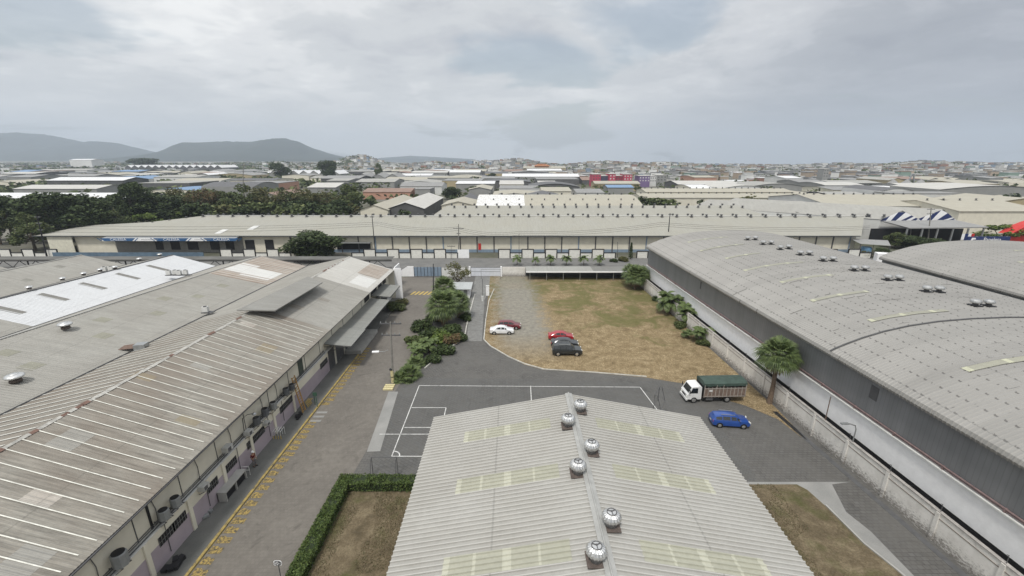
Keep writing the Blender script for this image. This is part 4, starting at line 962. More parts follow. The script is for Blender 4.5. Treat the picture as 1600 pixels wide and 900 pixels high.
# front walls and gates of the compound
YG = 110.6; kx = PY(801, 424, YG).x
gw = thing('front_wall', (0, YG, 0), 'stained white front wall between the white gate and the parking shelter', 'wall')
mb = MB(); mb.bb((785-800)*kx, (821-800)*kx, YG, YG+.2, 0, 2.55); mb.build('wall_panel', M['stained'], gw); mb = MB()
mb.bb((783-800)*kx-.2, (783-800)*kx+.25, YG-.1, YG+.3, 0, 2.7); mb.bb((734.5-800)*kx-.3, (734.5-800)*kx+.1, YG-.1, YG+.3, 0, 2.7); build_each(mb, 'gate_pillar', M['white'], gw)
gt = thing('sliding_gate', ((760-800)*kx, YG, 0), 'white sheet metal sliding gate closing the driveway', 'gate')
mb = MB(); mb.bb((736-800)*kx, (782-800)*kx, YG+.05, YG+.12, .1, 2.45); mb.build('gate_leaf', plain('gate_white', (.60, .62, .66), .5, .08), gt)
mb = MB(); mb.bb((736-800)*kx, (782-800)*kx, YG+.02, YG+.05, 1.3, 1.36); mb.bb((736-800)*kx, (782-800)*kx, YG+.02, YG+.05, 2.38, 2.46); build_each(mb, 'gate_bar', M['dgrey'], gt)
g2 = thing('steel_gate', ((668-800)*kx, YG, 0), 'blue grey barred steel gate at the far end of the service road', 'gate')
mb = MB(); mb.bb((647-800)*kx, (690-800)*kx, YG+.05, YG+.11, .1, 2.5); mb.build('gate_leaf', M['bluegrey'], g2); mb = MB()
for k in range(9): x = (647+5.3*k-800)*kx; mb.bb(x-.04, x+.04, YG-.02, YG+.05, 0, 2.6)
build_each(mb, 'gate_bar', M['black'], g2)
wh = thing('gate_annex', ((634-800)*kx, YG, 0), 'white sloping gable wall beside the blue grey steel gate', 'wall')
mb = MB(); x0, x1 = (622-800)*kx, (646.5-800)*kx; mb.poly([(x0, YG, 0), (x1, YG, 0), (x1, YG, 2.7), (x1-1.6, YG, 2.7), (x0, YG, 1.1)]); mb.poly([(x0, YG+.25, 0), (x0, YG+.25, 1.1), (x1-1.6, YG+.25, 2.7), (x1, YG+.25, 2.7), (x1, YG+.25, 0)]); mb.poly([(x1-1.6, YG, 2.7), (x1, YG, 2.7), (x1, YG+.25, 2.7), (x1-1.6, YG+.25, 2.7)]); mb.poly([(x0, YG, 1.1), (x1-1.6, YG, 2.7), (x1-1.6, YG+.25, 2.7), (x0, YG+.25, 1.1)]); mb.build('gable_wall', M['white'], wh)
mb = MB(); mb.bb((690-800)*kx, (735-800)*kx, YG+.0, YG+.2, 0, 2.3); tag(mb.build('gate_wall', M['dirty_white']), 'grubby white wall piece between the two gates behind the dry tree', 'wall')
# guard house
gh = thing('guard_house', G(722, 466), 'small white guard house with grey sheet roof beside the driveway', 'building')
p = gh.location; mb = MB(); mb.bb(p.x-1.7, p.x+1.7, p.y, p.y+2.8, 0, 2.3); mb.build('wall', M['white'], gh)
mb = MB(); corr(mb, V((p.x-2.3, p.y-.8, 2.35)), V((p.x+2.2, p.y-.8, 2.35)), V((p.x-2.3, p.y+3.3, 2.8)), V((p.x+2.2, p.y+3.3, 2.8)), pitch=.3, amp=.03); mb.bb(p.x-2.3, p.x+2.2, p.y-.82, p.y-.78, 2.2, 2.36); mb.build('roof', roof_mat('guard_sheet', (.42, .44, .44), (.3, .3, .3), .3, 1, None, .08, .6, 0), gh)
mb = MB(); mb.bb(p.x-1.2, p.x-.2, p.y-.02, p.y, 1.0, 1.9); mb.build('window', M['glass'], gh); mb = MB(); mb.bb(p.x+.4, p.x+1.2, p.y-.02, p.y, 0, 2.0); mb.build('door', M['grey'], gh)
t = thing('control_box', G(762, 462), 'white gate control cabinet beside the driveway kerb', 'cabinet'); p = t.location; mb = MB(); mb.bb(p.x-.35, p.x+.35, p.y, p.y+.5, 0, 2.2); mb.build('cabinet', M['white'], t); mb = MB(); mb.bb(p.x-.4, p.x+.4, p.y-.05, p.y+.55, 2.2, 2.28); mb.build('lid', M['dirty_white'], t)
t = thing('barrier_arm', G(754, 470), 'raised thin boom barrier beside the driveway', 'barrier'); p = t.location; mb = MB(); mb.bb(p.x-.2, p.x+.2, p.y-.2, p.y+.2, 0, 1.1); mb.build('barrier_post', M['dirty_white'], t); mb = MB(); mb.beam((p.x, p.y, 1.0), (p.x+.1, p.y, 5.0), .09); mb.build('arm', M['dgrey'], t)
t = thing('goal_bars', G(752, 436), 'thin steel frame over the driveway behind the white gate', 'frame')
p = t.location; mb = MB(); mb.tube([(p.x, p.y, 0), (p.x, p.y, 2.6), (p.x+5, p.y, 2.6), (p.x+5, p.y, 0)], .05, 5); mb.build('frame_tube', M['dgrey'], t)

# football goals
def goal(name, p, q, back, label):
    t = thing(name, ((p.x+q.x)/2, (p.y+q.y)/2, 0), label, 'goal'); z = V((0, 0, 2.0)); b = back
    mb = MB(); mb.tube([p, p+z, q+z, q], .045, 6); mb.build('goal_frame', M['dgrey'], t)
    mb = MB()
    for e in (p, q): mb.tube([e+z, e+b*.35+z, e+b], .035, 5)
    mb.tube([p+b, q+b], .035, 5); mb.build('back_stay', M['dgrey'], t)
goal('football_goal', G(583, 741), G(622, 741), V((0, -.9, 0)), 'small steel football goal standing in front of the clipped hedge')
goal('football_goal', G(1021, 640), G(1037, 641)+V((0, 2.2, 0)), V((.9, 0, 0)), 'small steel football goal on the right side line near the white truck')

# speed limit sign
p = G(440, 908); t = thing('speed_sign', p, 'round edged white speed limit sign reading 10 beside the hedge', 'sign')
mb = MB(); mb.tube([p, p+V((0, 0, 1.75))], .035, 6); mb.build('post', M['dgrey'], t)
cz = PY(438, 879, p.y).z
mb = MB(); n = 28; pts = [V((p.x+.30*math.copysign(abs(math.cos(a))**.6, math.cos(a)), p.y-.05, cz+.24*math.copysign(abs(math.sin(a))**.6, math.sin(a)))) for a in [2*math.pi*k/n for k in range(n)]]
mb.poly(pts); mb.poly([q+V((0, .03, 0)) for q in pts][::-1]); brd = mb.build('sign_board', M['white'], t)
mb = MB(); mb.tube([V((p.x+.25*math.cos(2*math.pi*k/24), p.y-.06, cz+.2*math.sin(2*math.pi*k/24))) for k in range(25)], .02, 5, cap=False); mb.build('ring', M['black'], brd)
text_mesh('10', .40, 'sign_number', M['black'], (p.x, p.y-.075, cz-.01), (math.pi/2, 0, 0), t)

# ------------------------------------------------------------------ poles, lamps, cables
def pole(px_, ybase, ytop, label, arms=(), r=.14, m='wood', extra=None, name='utility_pole', lean=0, yb=None):
    p = G(px_, ybase) if yb is None else V((PY(px_, ybase, yb).x, yb, 0)); top = PY(px_+lean, ytop, p.y); h = top.z
    t = thing(name, p, label, 'pole'); mb = MB(); mb.tube([p, V((top.x, top.y, h))], [r, r*.6], 8); mb.build('shaft', M[m], t)
    for dz, w_ in arms:
        c = lerp(p, V((top.x, top.y, h)), 1-dz/h); mb = MB(); mb.bb(c.x-w_/2, c.x+w_/2, c.y-.07, c.y+.05, c.z-.07, c.z+.07); a_ = mb.build('crossarm', M['dgrey'], t)
        mb = MB()
        for k in (-.45, -.2, .2, .45): mb.lathe([(.05, 0), (.07, .12), (.04, .25)], (c.x+w_*k, c.y, c.z+.07), 7)
        build_each(mb, 'insulator', M['grey'], a_)
    return t, p, h
t, p, h = pole(614, 598, 503, 'tall leaning utility pole with two crossarms and a yellow striped base in the yard', ((.25, 2.9), (1.9, 2.6)), .17, 'concpole', lean=-4)
mb = MB(); mb.tube([p, p+V((0, 0, 1.9))], .23, 8); mb.build('striped_base', plain('cream_yellow', (.52, .46, .26), .7, .25, 6), t); mb = MB(); mb.tube([p+V((-.1, 0, 2.0)), p+V((-.1, 0, 2.15))], .26, 8); mb.tube([p+V((0, 0, .9)), p+V((0, 0, 1.0))], .25, 8); build_each(mb, 'band', M['black'], t)
mb = MB(); q = V((p.x-.25, p.y, h*.55)); mb.tube([q, q+V((-.6, 0, -.25)), q+V((-1.3, -.1, -.2))], .04, 5); mb.build('lamp_arm', M['galv'], t); mb = MB(); mb.box(q+V((-1.7, -.15, -.2)), (.9, .35, .14), .1); mb.build('lamp_head', M['white'], t)
q = G(608, 606); mb = MB()
for k in range(3): mb.box((q.x, q.y-.5+k*.5, .1+.0), (1.3, .38, .2), .0, 0)
tag(mb.build('kerb_block', bpy.data.materials['cream_yellow']), 'yellow painted concrete block at the foot of the leaning utility pole', 'block')
pole(677, 476, 412, 'plain black pole between the service road and the fan palms', (), .13, 'black')
pole(66+8, 404, 338, 'leaning black utility pole at the far left with three small crossarms', ((.3, 1.8), (2.2, 1.6), (4.2, 1.6)), .22, 'black', lean=-16)
pole(587, 402, 334, 'black street pole just right of the broad dark street tree', ((1.0, 1.2),), .16, 'black', lean=-6)
pole(716.5, 402, 350, 'concrete street pole with crossarms behind the white flowering tree', ((1.4, 3.2), (3.0, 1.2)), .2, 'concpole')
pole(811, 404, 365, 'thin street pole above the row of small street palms', (), .08, 'dgrey')
pole(1042, 392, 333, 'leaning black street pole beside the far corner of the barrel warehouse', ((.5, 1.0),), .2, 'black', lean=5)
pole(965, 402, 378, 'short thin post beside the dark cypress in the street', (), .1, 'dgrey')
pole(705, 404, 383, 'short lamp column with pale arms at the street corner', ((.4, 2.4), (1.6, 2.4)), .08, 'dgrey')
pole(380, 333, 257, 'tall pale pole rising from the tree belt', ((.6, 3),), .28, 'concpole')
pole(335, 331, 297, 'pale pole among the trees below the reddish tree', (), .25, 'concpole')
pole(1449, 386, 325, 'twin crossarm pole in front of the blue and white gables', ((.5, 2.6), (2.0, 2.6)), .22, 'concpole', lean=6)
pole(1421, 384, 353, 'pale pole left of the twin crossarm pole', ((.5, 1.4),), .16, 'concpole', lean=3)
pole(1362, 396, 374, 'thin bent post at the end of the street boundary wall', (), .08, 'dgrey', lean=6)
def street_lamp(s, base_px, label, h=3.4):
    c = wl(s)+V((0, 0, 2.78)); t = thing('street_lamp', c, label, 'street lamp'); mb = MB(); mb.tube([c-V((.0, 0, 1.2)), c+V((0, 0, h-.5)), c+V((-.15, 0, h-.1)), c+V((-.9, 0, h+.15))], .06, 6); mb.build('arm', M['galv'], t)
    mb = MB(); mb.box(c+V((-1.25, 0, h+.13)), (.75, .26, .12)); mb.build('lamp_head', M['galv'], t)
street_lamp((PX(1324, 660, 33).y-16)/85.6, None, 'curved street lamp mounted on the stained compound wall near the blue car', 2.0)
pp = PX(1284, 620, 33); c = wl((pp.y-16)/85.6); mb = MB(); mb.tube([c+V((.1, 0, 2.2)), c+V((.1, 0, 5.6))], .05, 6); tag(mb.build('conduit_mast', M['rust']), 'thin rusty mast rising from the compound wall right of the large palm', 'mast')
def cable(p, q, sag, label):
    cu = MB(); pts = [lerp(V(p), V(q), k/16)-V((0, 0, sag*4*(k/16)*(1-k/16))) for k in range(17)]; cu.tube(pts, .03, 4, cap=False); return cu
cb = thing('power_cables', (0, 131.6, 8), 'dark power cables strung between the street poles before the long warehouse', 'cables')
for zz in (0, .5, 1.1):
    P = [(-141, 131.2, 10.6-zz*2), (-40.2, 131.6, 11.3-zz), (-16.6, 132, 9.8-zz), (2, 132, 8.4-zz), (45, 131.6, 11.2-zz), (112, 136, 9.5-zz)]
    for i, (p, q) in enumerate(zip(P, P[1:])): cable(p, q, 1.0, '').build('cable', M['black'], cb)

# ------------------------------------------------------------------ vehicles
def rgb_car(name, col, met=.1): 
    if name in bpy.data.materials: return bpy.data.materials[name]
    t = NT(name); t.b.inputs['Coat Weight'].default_value = .7; t.b.inputs['Coat Roughness'].default_value = .08
    n = t.noise(1.2, 4); return t.out(t.ramp(n, [(.3, sh(col, .88)), (.7, sh(col, 1.08))]), .35, met, .5)
SEDAN = [(-.50, .78, .38, .72, .76, .68), (-.475, .93, .24, .90, .95, .78), (-.37, 1, .2, .96, 1.02, .80), (-.20, 1, .18, .96, 1.40, .64), (-.03, 1, .18, .95, 1.46, .66), (.115, 1, .18, .93, 1.40, .64), (.255, 1, .18, .91, .97, .78), (.41, .97, .2, .82, .87, .76), (.48, .88, .24, .68, .72, .68), (.50, .74, .36, .56, .59, .58)]
HATCH = [(-.50, .84, .36, .84, .90, .74), (-.48, .95, .24, .95, 1.02, .78), (-.435, 1, .2, .97, 1.36, .66), (-.25, 1, .18, .96, 1.47, .66), (-.03, 1, .18, .95, 1.49, .66), (.13, 1, .18, .93, 1.42, .64), (.265, 1, .18, .92, 1.0, .78), (.41, .97, .2, .84, .90, .76), (.48, .88, .24, .70, .74, .68), (.50, .74, .36, .58, .61, .58)]
SUV = [(-.50, .86, .45, 1.05, 1.12, .76), (-.485, .95, .36, 1.12, 1.22, .80), (-.445, 1, .34, 1.14, 1.66, .68), (-.25, 1, .32, 1.13, 1.78, .68), (-.03, 1, .32, 1.12, 1.80, .68), (.12, 1, .32, 1.11, 1.72, .66), (.25, 1, .32, 1.10, 1.18, .80), (.41, .98, .34, 1.03, 1.09, .78), (.48, .92, .36, .92, .96, .72), (.50, .8, .46, .8, .82, .66)]
def wheel(t, x, y, r, wd=.2):
    s = 1 if y > 0 else -1
    def disc(rs, m, nm, par, sm=False):
        mb = MB(); b = len(mb.v); n = 18
        for rad, yy in rs:
            for k in range(n): a = 2*math.pi*k/n; mb.v.append((x+rad*math.cos(a), yy, r+rad*math.sin(a)))
        for i in range(len(rs)-1):
            for k in range(n): mb.f.append((i*n+k, i*n+(k+1) % n, (i+1)*n+(k+1) % n, (i+1)*n+k)); mb.m.append(0)
        mb.f.append(tuple((len(rs)-1)*n+k for k in range(n))); mb.m.append(0); return mb.build(nm, m, par, local=True)
    o = thing_part('wheel', t); disc([(r*.6, y-s*wd), (r*.94, y-s*wd), (r, y-s*wd*.7), (r, y-s*.04), (r*.93, y), (r*.66, y), (r*.6, y-s*.03)], M['rubber'], 'tyre', o); disc([(r*.62, y-s*.02), (r*.5, y-s*.01), (r*.18, y+s*.01)], M['alu'], 'rim', o)
def thing_part(name, parent): o = bpy.data.objects.new(name, None); C.objects.link(o); o.parent = parent; return o
def car(name, loc, rz, col_m, label, st, L, W_, sc=1.0, wr=.31, rails=False):
    t = thing(name, loc, label, 'car', None, rz); t.scale = (1, 1, 1); mb = MB(); hw = W_/2; rings = []
    for xf, wf, z0, zb, zr, wrf in st:
        w_ = hw*wf; x = xf*L; half = [(w_*.8, z0), (w_, z0+.14), (w_*1.0, (z0+zb)/2+.05), (w_*.95, zb), (hw*wrf*min(1, wf), zr-.05), (hw*wrf*.75, zr)]
        rings.append([(x, -y, z) for y, z in half]+[(x, y, z) for y, z in reversed(half)])
    n = len(rings[0]); mb.v = [p for r in rings for p in r]
    for i in range(len(rings)-1):
        for k in range(n-1): mb.f.append((i*n+k, i*n+k+1, (i+1)*n+k+1, (i+1)*n+k)); mb.m.append(0)
        mb.f.append((i*n+n-1, i*n, (i+1)*n, (i+1)*n+n-1)); mb.m.append(0)
    mb.f.append(tuple(range(n))[::-1]); mb.m.append(0); mb.f.append(tuple((len(rings)-1)*n+k for k in range(n))); mb.m.append(0)
    body = mb.build('body', col_m, t, local=True); body.data.polygons.foreach_set('use_smooth', [True]*len(body.data.polygons))
    try: body.data.set_sharp_from_angle(angle=R(28))
    except Exception: pass
    def pane(nm, a, b, c, d, i0=.08, j0=.1, off=.008, m='glass', i1=None):
        a, b, c, d = (V(q) for q in (a, b, c, d)); nn = (b-a).cross(d-a).normalized(); ce = (a+b+c+d)/4
        if nn.dot(ce-V((0, 0, .8))) < 0: nn = -nn
        f = lambda u, v: lerp(lerp(a, b, u), lerp(d, c, u), v)+nn*off
        m_ = MB(); e1 = 1-(i0 if i1 is None else i1); m_.poly([f(i0, j0), f(e1, j0), f(e1, 1-j0), f(i0, 1-j0)]); m_.build(nm, M[m], t, local=True)
    r = rings
    for sgn in (0, 1):
        a3, a4 = (3, 4) if sgn == 0 else (n-4, n-5)
        for i in (3, 4): pane('side_window', r[i][a3], r[i+1][a3], r[i+1][a4], r[i][a4], .07, .12)
        pane('quarter_window', r[2][a3], r[3][a3], r[3][a4], r[2][a4], .25 if st is SEDAN else .12, .14, .009, i1=.06); pane('quarter_window', r[5][a3], r[6][a3], r[6][a4], r[5][a4], .04, .12, .009, i1=.42)
    pane('windscreen', r[6][4], r[6][n-5], r[5][n-5], r[5][4], .08, .12, .012); q = 2; s1 = 1 if st is not SEDAN else 2
    pane('rear_window', r[s1][4], r[s1][n-5], r[s1+1][n-5], r[s1+1][4], .1, .14, .012)
    for s in (-1, 1):
        for xw in (-.31, .31): 
            m_ = MB(); nn = 16; cx = xw*L; yy = s*(hw+.004); m_.v = [(cx+(wr+.07)*math.cos(2*math.pi*k/nn), yy, wr+(wr+.07)*math.sin(2*math.pi*k/nn)) for k in range(nn)]; m_.f = [tuple(range(nn))]; m_.m = [0]; m_.build('wheel_arch', M['rubber'], t, local=True)
            wheel(t, cx, s*(hw+.03), wr)
        m_ = MB(); m_.box((.475*L, s*hw*.66, st[-3][3]-.10), (.10, .36, .14), -s*.25); m_.build('headlight', M['lamp'], t, local=True)
        m_ = MB(); m_.box((-.485*L, s*hw*.74, st[1][3]-.14), (.06, .26, .22)); m_.build('taillight', M['red'], t, local=True)
        m_ = MB(); m_.box((.20*L, s*(hw+.07), st[4][3]+.06), (.10, .18, .13)); m_.build('wing_mirror', col_m, t, local=True)
        if rails: m_ = MB(); m_.beam((-.28*L, s*hw*.56, st[4][4]+.07), (.08*L, s*hw*.56, st[4][4]+.04), .05); m_.build('roof_rail', M['galv'], t, local=True)
    m_ = MB(); m_.box((.497*L, 0, .32), (.05, W_*.62, .14)); m_.build('grille', M['rubber'], t, local=True)
    m_ = MB(); m_.box((-.503*L, 0, .62 if st is not SUV else .85), (.02, .42, .13)); m_.build('number_plate', M['dirty_white'], t, local=True)
    m_ = MB()
    for xx in (-.03*L,): m_.box((xx, 0, st[4][2]+.02), (.02, W_*1.004, .0))
    return t
car('parked_car', G(784, 520.5), R(1), rgb_car('silver_paint', (.70, .71, .72)), 'white sedan parked on the gravel in front of a dark red car', SEDAN, 4.3, 1.7, rails=False)
car('parked_car', G(796, 512.5), R(-5), rgb_car('maroon_paint', (.14, .012, .02)), 'dark red car half hidden behind the white sedan', HATCH, 4.2, 1.7)
car('parked_car', G(876, 529.5), R(-2), rgb_car('red_paint2', (.33, .012, .02)), 'bright red sedan, farthest of the three cars standing side by side', SEDAN, 4.35, 1.7)
car('parked_car', G(882, 540.5), R(-3), rgb_car('charcoal_paint', (.022, .026, .032)), 'dark grey car squeezed between the red sedan and the black four wheel drive', SEDAN, 4.6, 1.75)
car('parked_car', G(885.5, 553), R(0), rgb_car('black_paint_car', (.018, .022, .024)), 'black four wheel drive with roof rails, nearest of the three side by side', SUV, 4.75, 1.85, wr=.38, rails=True)
car('parked_car', G(1138.5, 663), R(-6), rgb_car('blue_car_paint', (.012, .06, .27)), 'bright blue estate car parked below the truck near the stained wall', HATCH, 4.25, 1.7, rails=True)
# stake bed truck
p = G(1111, 623); tk = thing('stake_truck', p, 'white cab truck with wooden stake sides and dark green tarpaulin top', 'truck', None, R(2))
def tb(name, x0, x1, y0, y1, z0, z1, m, par=None): mb = MB(); mb.bb(x0, x1, y0, y1, z0, z1); return mb.build(name, m if not isinstance(m, str) else M[m], par or tk, local=True)
# local frame: cab at -x
whp = rgb_car('truck_white', (.74, .74, .73)); cabx = -3.55
mb = MB(); prof = [(-3.62, .55), (-3.66, 1.15), (-3.50, 1.35), (-3.12, 2.15), (-2.95, 2.25), (-1.95, 2.30), (-1.85, 2.2), (-1.85, .55)]; b = len(mb.v)
for y, k in ((-.98, 1), (.98, 1)): mb.v += [(x, y*(1 if z < 1.5 else .92), z) for x, z in prof]
n = len(prof); mb.f.append(tuple(range(n))); mb.m.append(0); mb.f.append(tuple(range(n, 2*n))[::-1]); mb.m.append(0)
for k in range(n): mb.f.append((k, n+k, n+(k+1) % n, (k+1) % n)); mb.m.append(0)
cab = mb.build('cab', whp, tk, local=True)
mb = MB(); mb.poly([(-3.49, -.80, 1.42), (-3.49, .80, 1.42), (-3.155, .78, 2.1), (-3.155, -.78, 2.1)]); mb.build('windscreen', M['glass'], tk, local=True)
for s in (-1, 1):
    mb = MB(); mb.poly([(-3.32, s*.99, 1.42), (-2.35, s*.99, 1.42), (-2.35, s*.93, 2.1), (-3.05, s*.93, 2.1)]); mb.build('side_window', M['glass'], tk, local=True)
    tb('headlight', -3.70, -3.64, s*.72-.18, s*.72+.18, .78, .98, 'lamp'); tb('mirror', -3.5, -3.42, s*1.15-.08, s*1.15+.08, 1.5, 1.95, 'black')
    for x in (-2.75, 1.55): wheel(tk, x, s*1.0, .42, .3)
tb('bumper', -3.78, -3.6, -.98, .98, .42, .68, whp); tb('grille', -3.69, -3.655, -.5, .5, .78, .96, 'black'); tb('chassis', -3.3, 3.6, -.42, .42, .45, .72, 'black'); tb('fuel_tank', -1.2, -.3, -.98, -.6, .4, .8, 'dgrey')
wd = plain('stake_boards', (.17, .125, .10), .9, .3, 3); wd2 = plain('stake_posts', (.30, .27, .24), .8, .2, 3)
tb('bed_floor', -1.65, 3.75, -1.08, 1.08, .85, 1.0, wd)
for s in (-1, 1):
    side = tb('stake_side', -1.65, 3.75, s*1.08-.03, s*1.08+.03, 1.0, 2.15, wd)
    mb = MB()
    for k in range(12): x = -1.6+k*.48; mb.bb(x-.04, x+.04, s*1.13-.02, s*1.13+.02, .9, 2.3)
    for z in (1.0, 2.12): mb.bb(-1.65, 3.75, s*1.125-.012, s*1.125+.012, z-.05, z+.05)
    mb.build('slats', wd2, side, local=True)
tb('headboard', -1.68, -1.62, -1.08, 1.08, 1.0, 2.75, 'black'); tb('tailgate', 3.72, 3.78, -1.08, 1.08, 1.0, 2.2, wd)
tarp = plain('green_tarpaulin', (.045, .07, .058), .65, .25, 1.2, bump=.2); mb = MB(); rows = []
for i in range(15):
    x = -1.7+5.5*i/14; sg = .03*math.sin(i*1.9); rows.append([(x, y, z+sg*(1 if abs(y) < 1 else 0)) for y, z in ((-1.13, 2.42+.05*math.sin(i*2.3)), (-1.11, 2.78), (-.7, 2.93), (0, 2.98), (.7, 2.93), (1.11, 2.78), (1.13, 2.42+.05*math.sin(i*1.7)))])
mb.grid(rows); mb.poly([rows[0][k] for k in range(7)]); mb.poly([rows[-1][k] for k in range(7)][::-1]); mb.build('tarpaulin', tarp, tk, local=True)
mb = MB()
for x in (-1.6, -.05, .8, 3.7):
    for s in (-1, 1): mb.bb(x-.04, x+.04, s*1.1-.03, s*1.1+.03, 2.1, 2.6)
build_each(mb, 'tarp_post', wd2, tk, True)
mb = MB(); mb.bb(-1.0, -.6, -1.16, -1.14, 1.7, 1.95); mb.build('plate', M['dirty_white'], tk, local=True)
# trailer behind the barrel roofs and a pale van in the street
p = PY(1402, 430, 119); t = thing('box_trailer', (p.x, 119, 0), 'white box trailer with dark rear doors behind the barrel roofs', 'trailer', None, R(-22))
mb = MB(); mb.bb(-6, 5, -1.25, 1.25, 1.1, 4.1); mb.build('box', M['white'], t, local=True); mb = MB(); mb.bb(5.0, 5.05, -1.15, -.05, 1.2, 4.0); mb.bb(5.0, 5.05, .05, 1.15, 1.2, 4.0); build_each(mb, 'door', M['grey'], t, True)
for x in (3.0, 4.2):
    for s in (-1, 1): wheel(t, x, s*1.22, .5, .35)

# ------------------------------------------------------------------ person at the wall
def person(loc, rz):
    t = thing('person', loc, 'person in white cap, dark red shirt and grey trousers standing against the lilac wall', 'person', None, rz)
    def skin(name, pts, edges, rad, m, root=0):
        me = bpy.data.meshes.new(name); me.from_pydata(pts, edges, []); o = bpy.data.objects.new(name, me); C.objects.link(o)
        sm = o.modifiers.new('skin', 'SKIN'); sm.use_smooth_shade = True; o.modifiers.new('sub', 'SUBSURF').render_levels = 2; o.modifiers['sub'].levels = 2
        for i, r_ in enumerate(rad): me.skin_vertices[0].data[i].radius = (r_, r_*.8) if isinstance(r_, float) else r_
        for i in range(len(pts)): me.skin_vertices[0].data[i].use_root = (i == root)
        dg = bpy.context.evaluated_depsgraph_get(); nm = bpy.data.meshes.new_from_object(o.evaluated_get(dg)); bpy.data.objects.remove(o)
        nm.materials.clear(); nm.materials.append(m); q = bpy.data.objects.new(name, nm); C.objects.link(q); q.parent = t; return q
    skinm = plain('skin', (.27, .15, .10), .6, .08)
    pts = [(0, 0, .93), (0, 0, 1.15), (0, .0, 1.38), (0, 0, 1.48), (0, -.01, 1.60), (0, -.01, 1.70), (.10, 0, .86), (.12, -.02, .48), (.13, .02, .09), (.14, -.15, .04), (-.10, 0, .86), (-.13, -.06, .49), (-.14, -.02, .09), (-.15, -.19, .04), (.19, 0, 1.40), (.24, .03, 1.12), (.22, -.08, .88), (.22, -.12, .80), (-.19, 0, 1.40), (-.25, .02, 1.13), (-.20, -.14, .92), (-.19, -.19, .85)]
    ed = [(0, 1), (1, 2), (2, 3), (3, 4), (4, 5), (0, 6), (6, 7), (7, 8), (8, 9), (0, 10), (10, 11), (11, 12), (12, 13), (2, 14), (14, 15), (15, 16), (16, 17), (2, 18), (18, 19), (19, 20), (20, 21)]
    rad = [.13, .135, .14, .055, .095, .07, .095, .065, .045, .04, .095, .065, .045, .04, .06, .045, .033, .04, .06, .045, .033, .04]
    skin('body', pts, ed, rad, skinm)
    skin('shirt', [pts[0], pts[1], pts[2], pts[14], pts[15], pts[18], pts[19]], [(0, 1), (1, 2), (2, 3), (3, 4), (2, 5), (5, 6)], [.145, .155, .16, .078, .062, .078, .062], plain('maroon_cloth', (.10, .012, .015), .9))
    skin('trousers', [pts[0], pts[6], pts[7], (.13, .02, .12), pts[10], pts[11], (-.14, -.02, .12)], [(0, 1), (1, 2), (2, 3), (0, 4), (4, 5), (5, 6)], [.15, .112, .082, .066, .112, .082, .066], plain('grey_cloth', (.16, .15, .15), .9))
    for s in (-.14, .13): mb = MB(); mb.box((s, -.06, .045), (.10, .27, .09)); mb.build('shoe', M['black'], t, local=True)
    mb = MB(); mb.lathe([(.108, 1.67), (.112, 1.72), (.09, 1.79), (.03, 1.82)], (0, -.01, 0), 14); mb.box((0, -.14, 1.69), (.15, .12, .02)); mb.build('cap', M['white'], t, local=True)
    mb = MB(); mb.box((0, -.115, 1.60), (.025, .04, .045)); mb.build('nose', skinm, t, local=True)
    for s in (-.035, .035): mb = MB(); mb.lathe([(.012, -.01), (.014, 0), (.012, .01)], (s, -.098, 1.635), 8); mb.build('eye', M['black'], t, local=True)
    for s in (-1, 1):      # hands with separate fingers
        b = V(pts[17] if s > 0 else pts[21]); mb = MB()
        for k in range(4): y0 = b.y-.03+.02*k; L_ = (.065, .078, .072, .055)[k]; mb.tube([(b.x, y0, b.z-.02), (b.x-.006*s, y0-.006, b.z-.02-L_*.6), (b.x-.02*s, y0-.01, b.z-.02-L_)], [.010, .009, .007], 6)
        mb.tube([(b.x-.01*s, b.y-.04, b.z+.01), (b.x-.02*s, b.y-.07, b.z-.02), (b.x-.02*s, b.y-.075, b.z-.05)], [.012, .010, .008], 6); mb.build('hand', skinm, t, local=True)
p = PX(396, 716, -25.95); person((-25.95, p.y, .15), R(70))

